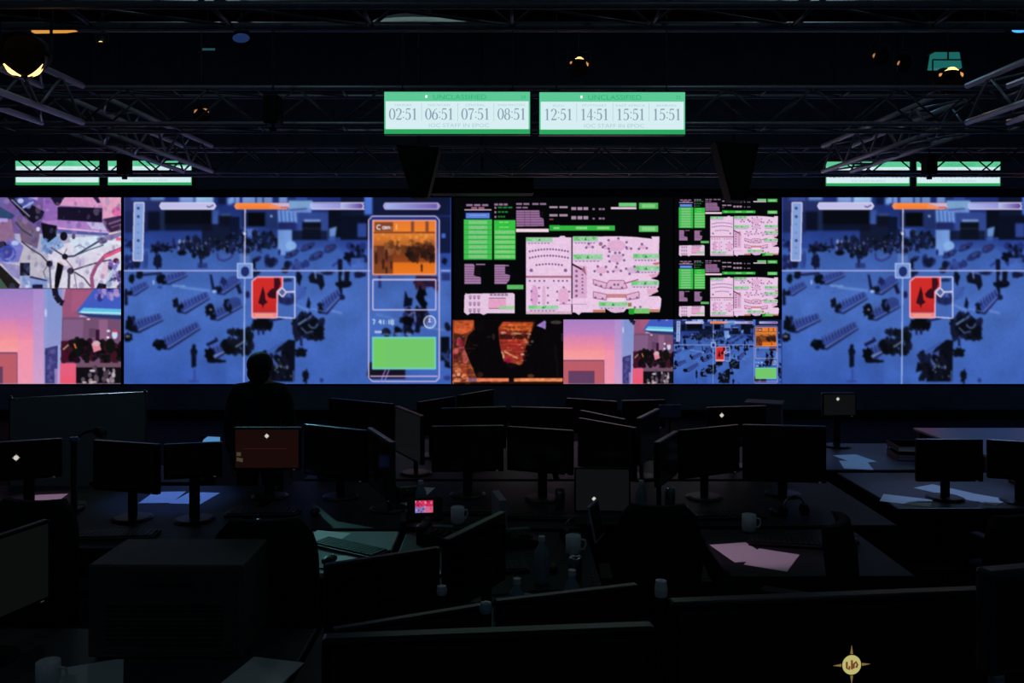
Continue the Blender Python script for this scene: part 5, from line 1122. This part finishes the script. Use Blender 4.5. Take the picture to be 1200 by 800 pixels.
for x, y, a, l in [(1.2, 4.48, 12, 'pink-lit paper sheet, the brightest on the right'), (1.33, 4.36, -30, 'second sheet overlapping the pink-lit paper'), (-3.05, 5.55, 10, 'pinkish sheet at the left edge under the badge monitor'), (-.78, 4.3, 20, 'pale sheet at the near edge of the teal-lit desk'), (-1.05, 4.7, -16, 'pale sheet behind the askew keyboard'),
                   (-1.5, 3.04, 24, 'sheet on the lower left desk at the bottom edge'), (-.91, 3.06, -14, 'sheet beside the big lower monitor, bottom left'), (-2.3, 5.62, 4, 'blue-lit sheet left under the linked monitors'), (-2.08, 5.6, -5, 'blue-lit sheet right under the linked monitors'), (2.75, 6.85, 10, 'blue-lit sheet on the far right desk, farther one'),
                   (2.66, 6.6, -14, 'blue-lit sheet on the far right desk, nearer one'), (2.93, 5.8, 30, 'farthest of three blue-lit sheets in a line on the right edge desk'), (3.06, 5.6, 40, 'middle of three blue-lit sheets in a line on the right edge desk'), (2.56, 5.54, 60, 'blue-lit sheet on the left front corner of the right edge desk'), (4.4, 7.5, 0, 'blue-lit sheet on the desk touching the right edge'), (-.62, 5.42, 30, 'pale sheet just right of the turned monitor with the slanting top'), (-.66, 5.75, -10, 'pale sheet farther back, left of the central monitor pair')]:
    PP((x, y, D+.0005), R(a), l, 'paper sheets on the desks')
# phone with a lit colour screen
t = thing('colour_phone', 'desk phone with a small red, pink and blue lit screen', 'telephone', (-.50, 4.98-.14, .73), R(6)); t.location = (-.51, 4.84, .73)
t.location = (-.515, 5.0, .73)
MB().prism([(-.1, 0), (.11, 0), (.11, .02), (-.1, .02)], -.12, .1).build('base', M_black, t)
Mx = Matrix.Translation((0, 0, .02)) @ Matrix.Rotation(R(-38), 4, 'X')
MB().box(-.1, .11, -.01, .012, 0, .14, Mx, .004).build('head', M_black, t)
P = Pic(22, 16, (110, 40, 70), 4); P.rect(0, 0, 22, 8, (196, 40, 84)); P.rect(0, 8, 12, 16, (110, 120, 190)); P.rect(12, 8, 22, 16, (206, 100, 140)); P.specks(0, 0, 22, 16, 26, .6, 1.6, [(235, 150, 180), (150, 20, 60), (150, 170, 230), (220, 60, 90)], .8); P.blur(.25)
me = picture_mesh('display', .105, .076, P.sample(44, 32)); o = bpy.data.objects.new('display', me); COL.objects.link(o); o.parent = t
o.matrix_local = Mx @ Matrix.Translation((.0, -.0112, .045))
h = MB().box(-.14, -.1, -.1, .09, .02, .05, bevel=.008).build('handset', M_black, t)
# leaning tablets / slim white edges
t = thing('tablet', 'slim pale tablet standing on edge, leaning, right of centre', 'tablet', (.485, 4.72, .73), R(70))
MB().box(-.1, .1, -.005, .005, 0, .2, Matrix.Rotation(R(-12), 4, 'X'), .002).build('case', mat('silver_case', (170, 174, 196), .35, .3), t); MB().box(-.09, .09, -.0062, -.005, .012, .188, Matrix.Rotation(R(-12), 4, 'X')).build('screen', M_glass, t)
MB().tube((0, .045, .0), (0, -.02+.03, .1), .003).build('prop', M_leg, t)
t = thing('white_folder', 'upright narrow grey-white binder at the picture centre', 'binder', (-.075, 5.0, .73), R(12))
MB().box(-.022, .022, -.12, .12, 0, .17, bevel=.003).build('cover', mat('binder_grey', (150, 146, 152), .5), t); MB().tube((-.0, -.121, .05), (0, -.117, .05), .01).build('finger_ring', M_leg, t)
# headset and cables on the middle desk
def headset(x, y, z, a, label):
    t = thing('headset', label, 'headset', (x, y, z), R(a)); n = 12
    MB().path([(.075*math.cos(PI*i/n), 0, .04+.09*math.sin(PI*i/n)) for i in range(n+1)], .006).build('headband', M_chrome, t)
    for s in (-1, 1): MB().tube((s*.06, 0, .04), (s*.085, 0, .04), .036, n=20).build('ear_cup', M_black, t)
    MB().path([(.075, 0, .03), (.07, -.06, .01), (.04, -.09, .008)], .003).build('microphone', M_black, t)
headset(.35, 4.7, D, 30, 'headset with a shiny band on the cluttered middle desk'); headset(.3, 3.3, D, -20, 'headset behind the right slanting monitor'); headset(1.7, 5.15, D, 15, 'headset below the widest black monitor')
def cable(pts, label, r=.004):
    t = MB(); P = []
    pts = [Vector(p) for p in pts]
    for i in range(len(pts)-1):
        p0 = pts[max(i-1, 0)]; p1 = pts[i]; p2 = pts[i+1]; p3 = pts[min(i+2, len(pts)-1)]
        for k in range(6):
            u = k/6; P.append(.5*((2*p1)+(-p0+p2)*u+(2*p0-5*p1+4*p2-p3)*u*u+(-p0+3*p1-3*p2+p3)*u**3))
    P.append(pts[-1]); t.path(P, r, 6); tag(t.build('cable', M_black, smooth=True), label, 'cable')
cable([(-.5, 3.9, D+.005), (-.1, 3.86, D+.005), (.15, 3.92, D+.005), (.36, 3.92, D+.005), (.39, 4.2, D+.005)], 'black cable winding across the cluttered middle desk')
cable([(-.7, 4.25, D+.005), (-.9, 4.2, D+.005), (-1.1, 4.3, D+.005), (-1.45, 4.3, D+.005)], 'black cable curling over the teal-lit desk')
cable([(-2.5, 2.7, D+.005), (-2.2, 2.9, D+.005), (-2.15, 3.4, D+.005)], 'black cable beside the grey-green monitor at left')
# lit tablet on its own little desk behind the left monitors
desk(-3.0, -2.25, 6.05, 6.6, 'small far desk between the grey-teal panel and the standing person', m=M_deskb)
t = thing('tablet_stand', 'small blue-lit tablet on a stand, above the monitor left of the brown one', 'tablet', ((247-600)*.0064, 6.4, .73), R(10))
MB().box(-.075, .075, -.008, .008, .2, .27, bevel=.003).build('case', M_black, t); MB().prism([(-.066, .208), (.068, .208), (.068, .255), (-.02, .262), (-.05, .24)], -.0095, -.008).build('screen', emat('tablet_blue', (84, 140, 196), .9), t)
MB().tube((0, .0, .01), (0, 0, .205), .007).lathe([(0, 0), (.05, 0), (.045, .01), (0, .012)], 16).build('stand', M_black, t)
# storage trays
def tray(x, y, a, label):
    t = thing('letter_tray', label, 'tray', (x, y, D), R(a))
    for k in range(2):
        MB().box(-.12, .12, -.15, .15, k*.07, k*.07+.006).box(-.12, -.115, -.15, .15, k*.07, k*.07+.045).box(.115, .12, -.15, .15, k*.07, k*.07+.045).box(-.12, .12, .145, .15, k*.07, k*.07+.045).build('tray_shelf', M_black, t)
    for sx in (-.117, .117):
        for yy in (-.125, .125): MB().box(sx-.003, sx+.003, yy-.005, yy+.005, .045, .07).build('spacer', M_black, t)
tray(-3.6, 5.6, 10, 'black two-level letter tray at the left edge of the long desk'); tray(3.2, 6.9, -8, 'black letter tray on the far right desk'); tray(-1.3, 6.32, 5, 'black letter tray on the far desk left of centre'); tray(4.15, 6.1, 0, 'black letter tray at the end of the right edge desk')

# ------------------------------------------------------------------ the standing person
def skin(name, verts, edges, radii, m, parent, root=0, sub=2):
    me = bpy.data.meshes.new(name); me.from_pydata(verts, edges, []); me.update()
    o = bpy.data.objects.new(name, me); COL.objects.link(o)
    md = o.modifiers.new('skin', 'SKIN'); md.use_smooth_shade = True
    for i, r in enumerate(radii):
        rr = r if isinstance(r, tuple) else (r, r); me.skin_vertices[0].data[i].radius = rr
        me.skin_vertices[0].data[i].use_root = (i == root)
    o.modifiers.new('sub', 'SUBSURF').levels = sub; o.modifiers['sub'].render_levels = sub
    bpy.context.view_layer.update()
    nm = bpy.data.meshes.new_from_object(o.evaluated_get(bpy.context.evaluated_depsgraph_get()))
    bpy.data.objects.remove(o); nm.materials.clear(); nm.materials.append(m)
    nm.polygons.foreach_set('use_smooth', [True]*len(nm.polygons))
    o = bpy.data.objects.new(name, nm); COL.objects.link(o); o.parent = parent; return o
pt = thing('person', 'person in dark clothes standing with back turned, watching the blue display', 'person', ((305-600)*.0064, 6.4, 0), 0); pt.scale = (.945, .945, .93)
M_skin = mat('skin', (150, 110, 90), .6); M_hair = mat('hair', (20, 16, 14), .75, noise=.3, scale=60); M_shirt = mat('dark_shirt', (16, 17, 20), .9, noise=.2, scale=40); M_trous = mat('dark_trousers', (14, 15, 18), .9)
V = [(0, 0, .98), (0, 0, 1.15), (0, .01, 1.34), (0, 0, 1.47), (0, 0, 1.53), (0, .01, 1.59), (0, .015, 1.66)]
Rd = [(.15, .1), (.14, .095), (.17, .1), (.1, .07), (.055, .055), (.075, .085), (.072, .085)]
E = [(i, i+1) for i in range(6)]
for s in (-1, 1):
    i = len(V); V += [(s*.16, 0, 1.43), (s*.2, 0, 1.37), (s*.235, -.02, 1.13), (s*.235, .04, .9), (s*.235, .055, .83)]; Rd += [.06, .055, .042, .028, (.034, .018)]
    E += [(3, i), (i, i+1), (i+1, i+2), (i+2, i+3), (i+3, i+4)]
    j = len(V)                                          # palm end, four fingers and thumb
    for k, (fy, fl) in enumerate(((.03, .07), (.01, .078), (-.01, .072), (-.028, .058))):
        a = len(V); V += [(s*.235, .06+fy, .79), (s*.232, .068+fy, .79-fl*.5), (s*.222, .07+fy, .79-fl)]; Rd += [.009, .008, .006]
        E += [(i+4, a), (a, a+1), (a+1, a+2)]
    a = len(V); V += [(s*.222, .1, .82), (s*.212, .115, .79), (s*.208, .118, .765)]; Rd += [.011, .009, .007]; E += [(i+4, a), (a, a+1), (a+1, a+2)]
    b = len(V); V += [(s*.095, 0, .9), (s*.105, .01, .5), (s*.11, -.02, .1), (s*.115, .07, .045)]; Rd += [.085, .055, .04, .035]
    E += [(0, b), (b, b+1), (b+1, b+2), (b+2, b+3)]
body = skin('body', V, E, Rd, M_skin, pt)
fm = MB().ball((0, .095, 1.61), .018, 12, 8, (.8, 1, 1.2))
fm.build('nose', M_skin, body, smooth=True)
for s in (-1, 1):
    MB().ball((s*.03, .088, 1.635), .011, 12, 8).build('eye', M_white, body); MB().ball((s*.082, .01, 1.615), .022, 12, 8, (.35, .7, 1.2)).build('ear', M_skin, body, smooth=True)
MB().ball((0, .09, 1.575), .02, 12, 6, (1.1, .3, .3)).build('mouth', mat('lips', (120, 60, 56), .5), body, smooth=True)
hm = MB(); hm.ball((0, -.012, 1.645), .103, 28, 18, (.98, 1.05, 1.02)); hm.ball((0, -.04, 1.58), .09, 24, 16, (1.02, .8, .95)); hm.ball((0, -.05, 1.52), .05, 16, 12, (1.2, .7, .8))
hm.build('hair', M_hair, pt, smooth=True)
VS = [(0, 0, .95), (0, 0, 1.15), (0, .01, 1.34), (0, 0, 1.455), (0, 0, 1.505)]; RS = [(.175, .13), (.165, .12), (.19, .125), (.13, .1), (.078, .074)]; ES = [(0, 1), (1, 2), (2, 3), (3, 4)]
for s in (-1, 1):
    i = len(VS); VS += [(s*.16, 0, 1.43), (s*.205, 0, 1.36), (s*.238, -.02, 1.13), (s*.237, .035, .93)]; RS += [.078, .07, .056, .042]; ES += [(3, i), (i, i+1), (i+1, i+2), (i+2, i+3)]
skin('shirt', VS, ES, RS, M_shirt, pt)
VT = [(0, 0, .98)]; RT = [(.175, .13)]; ET = []
for s in (-1, 1):
    i = len(VT); VT += [(s*.095, 0, .88), (s*.105, .01, .5), (s*.11, -.02, .08)]; RT += [.105, .075, .062]; ET += [(0, i), (i, i+1), (i+1, i+2)]
skin('trousers', VT, ET, RT, M_trous, pt)
for s in (-1, 1): MB().box(s*.115-.045, s*.115+.045, -.08, .19, 0, .07, bevel=.02).build('shoe', M_black, pt)
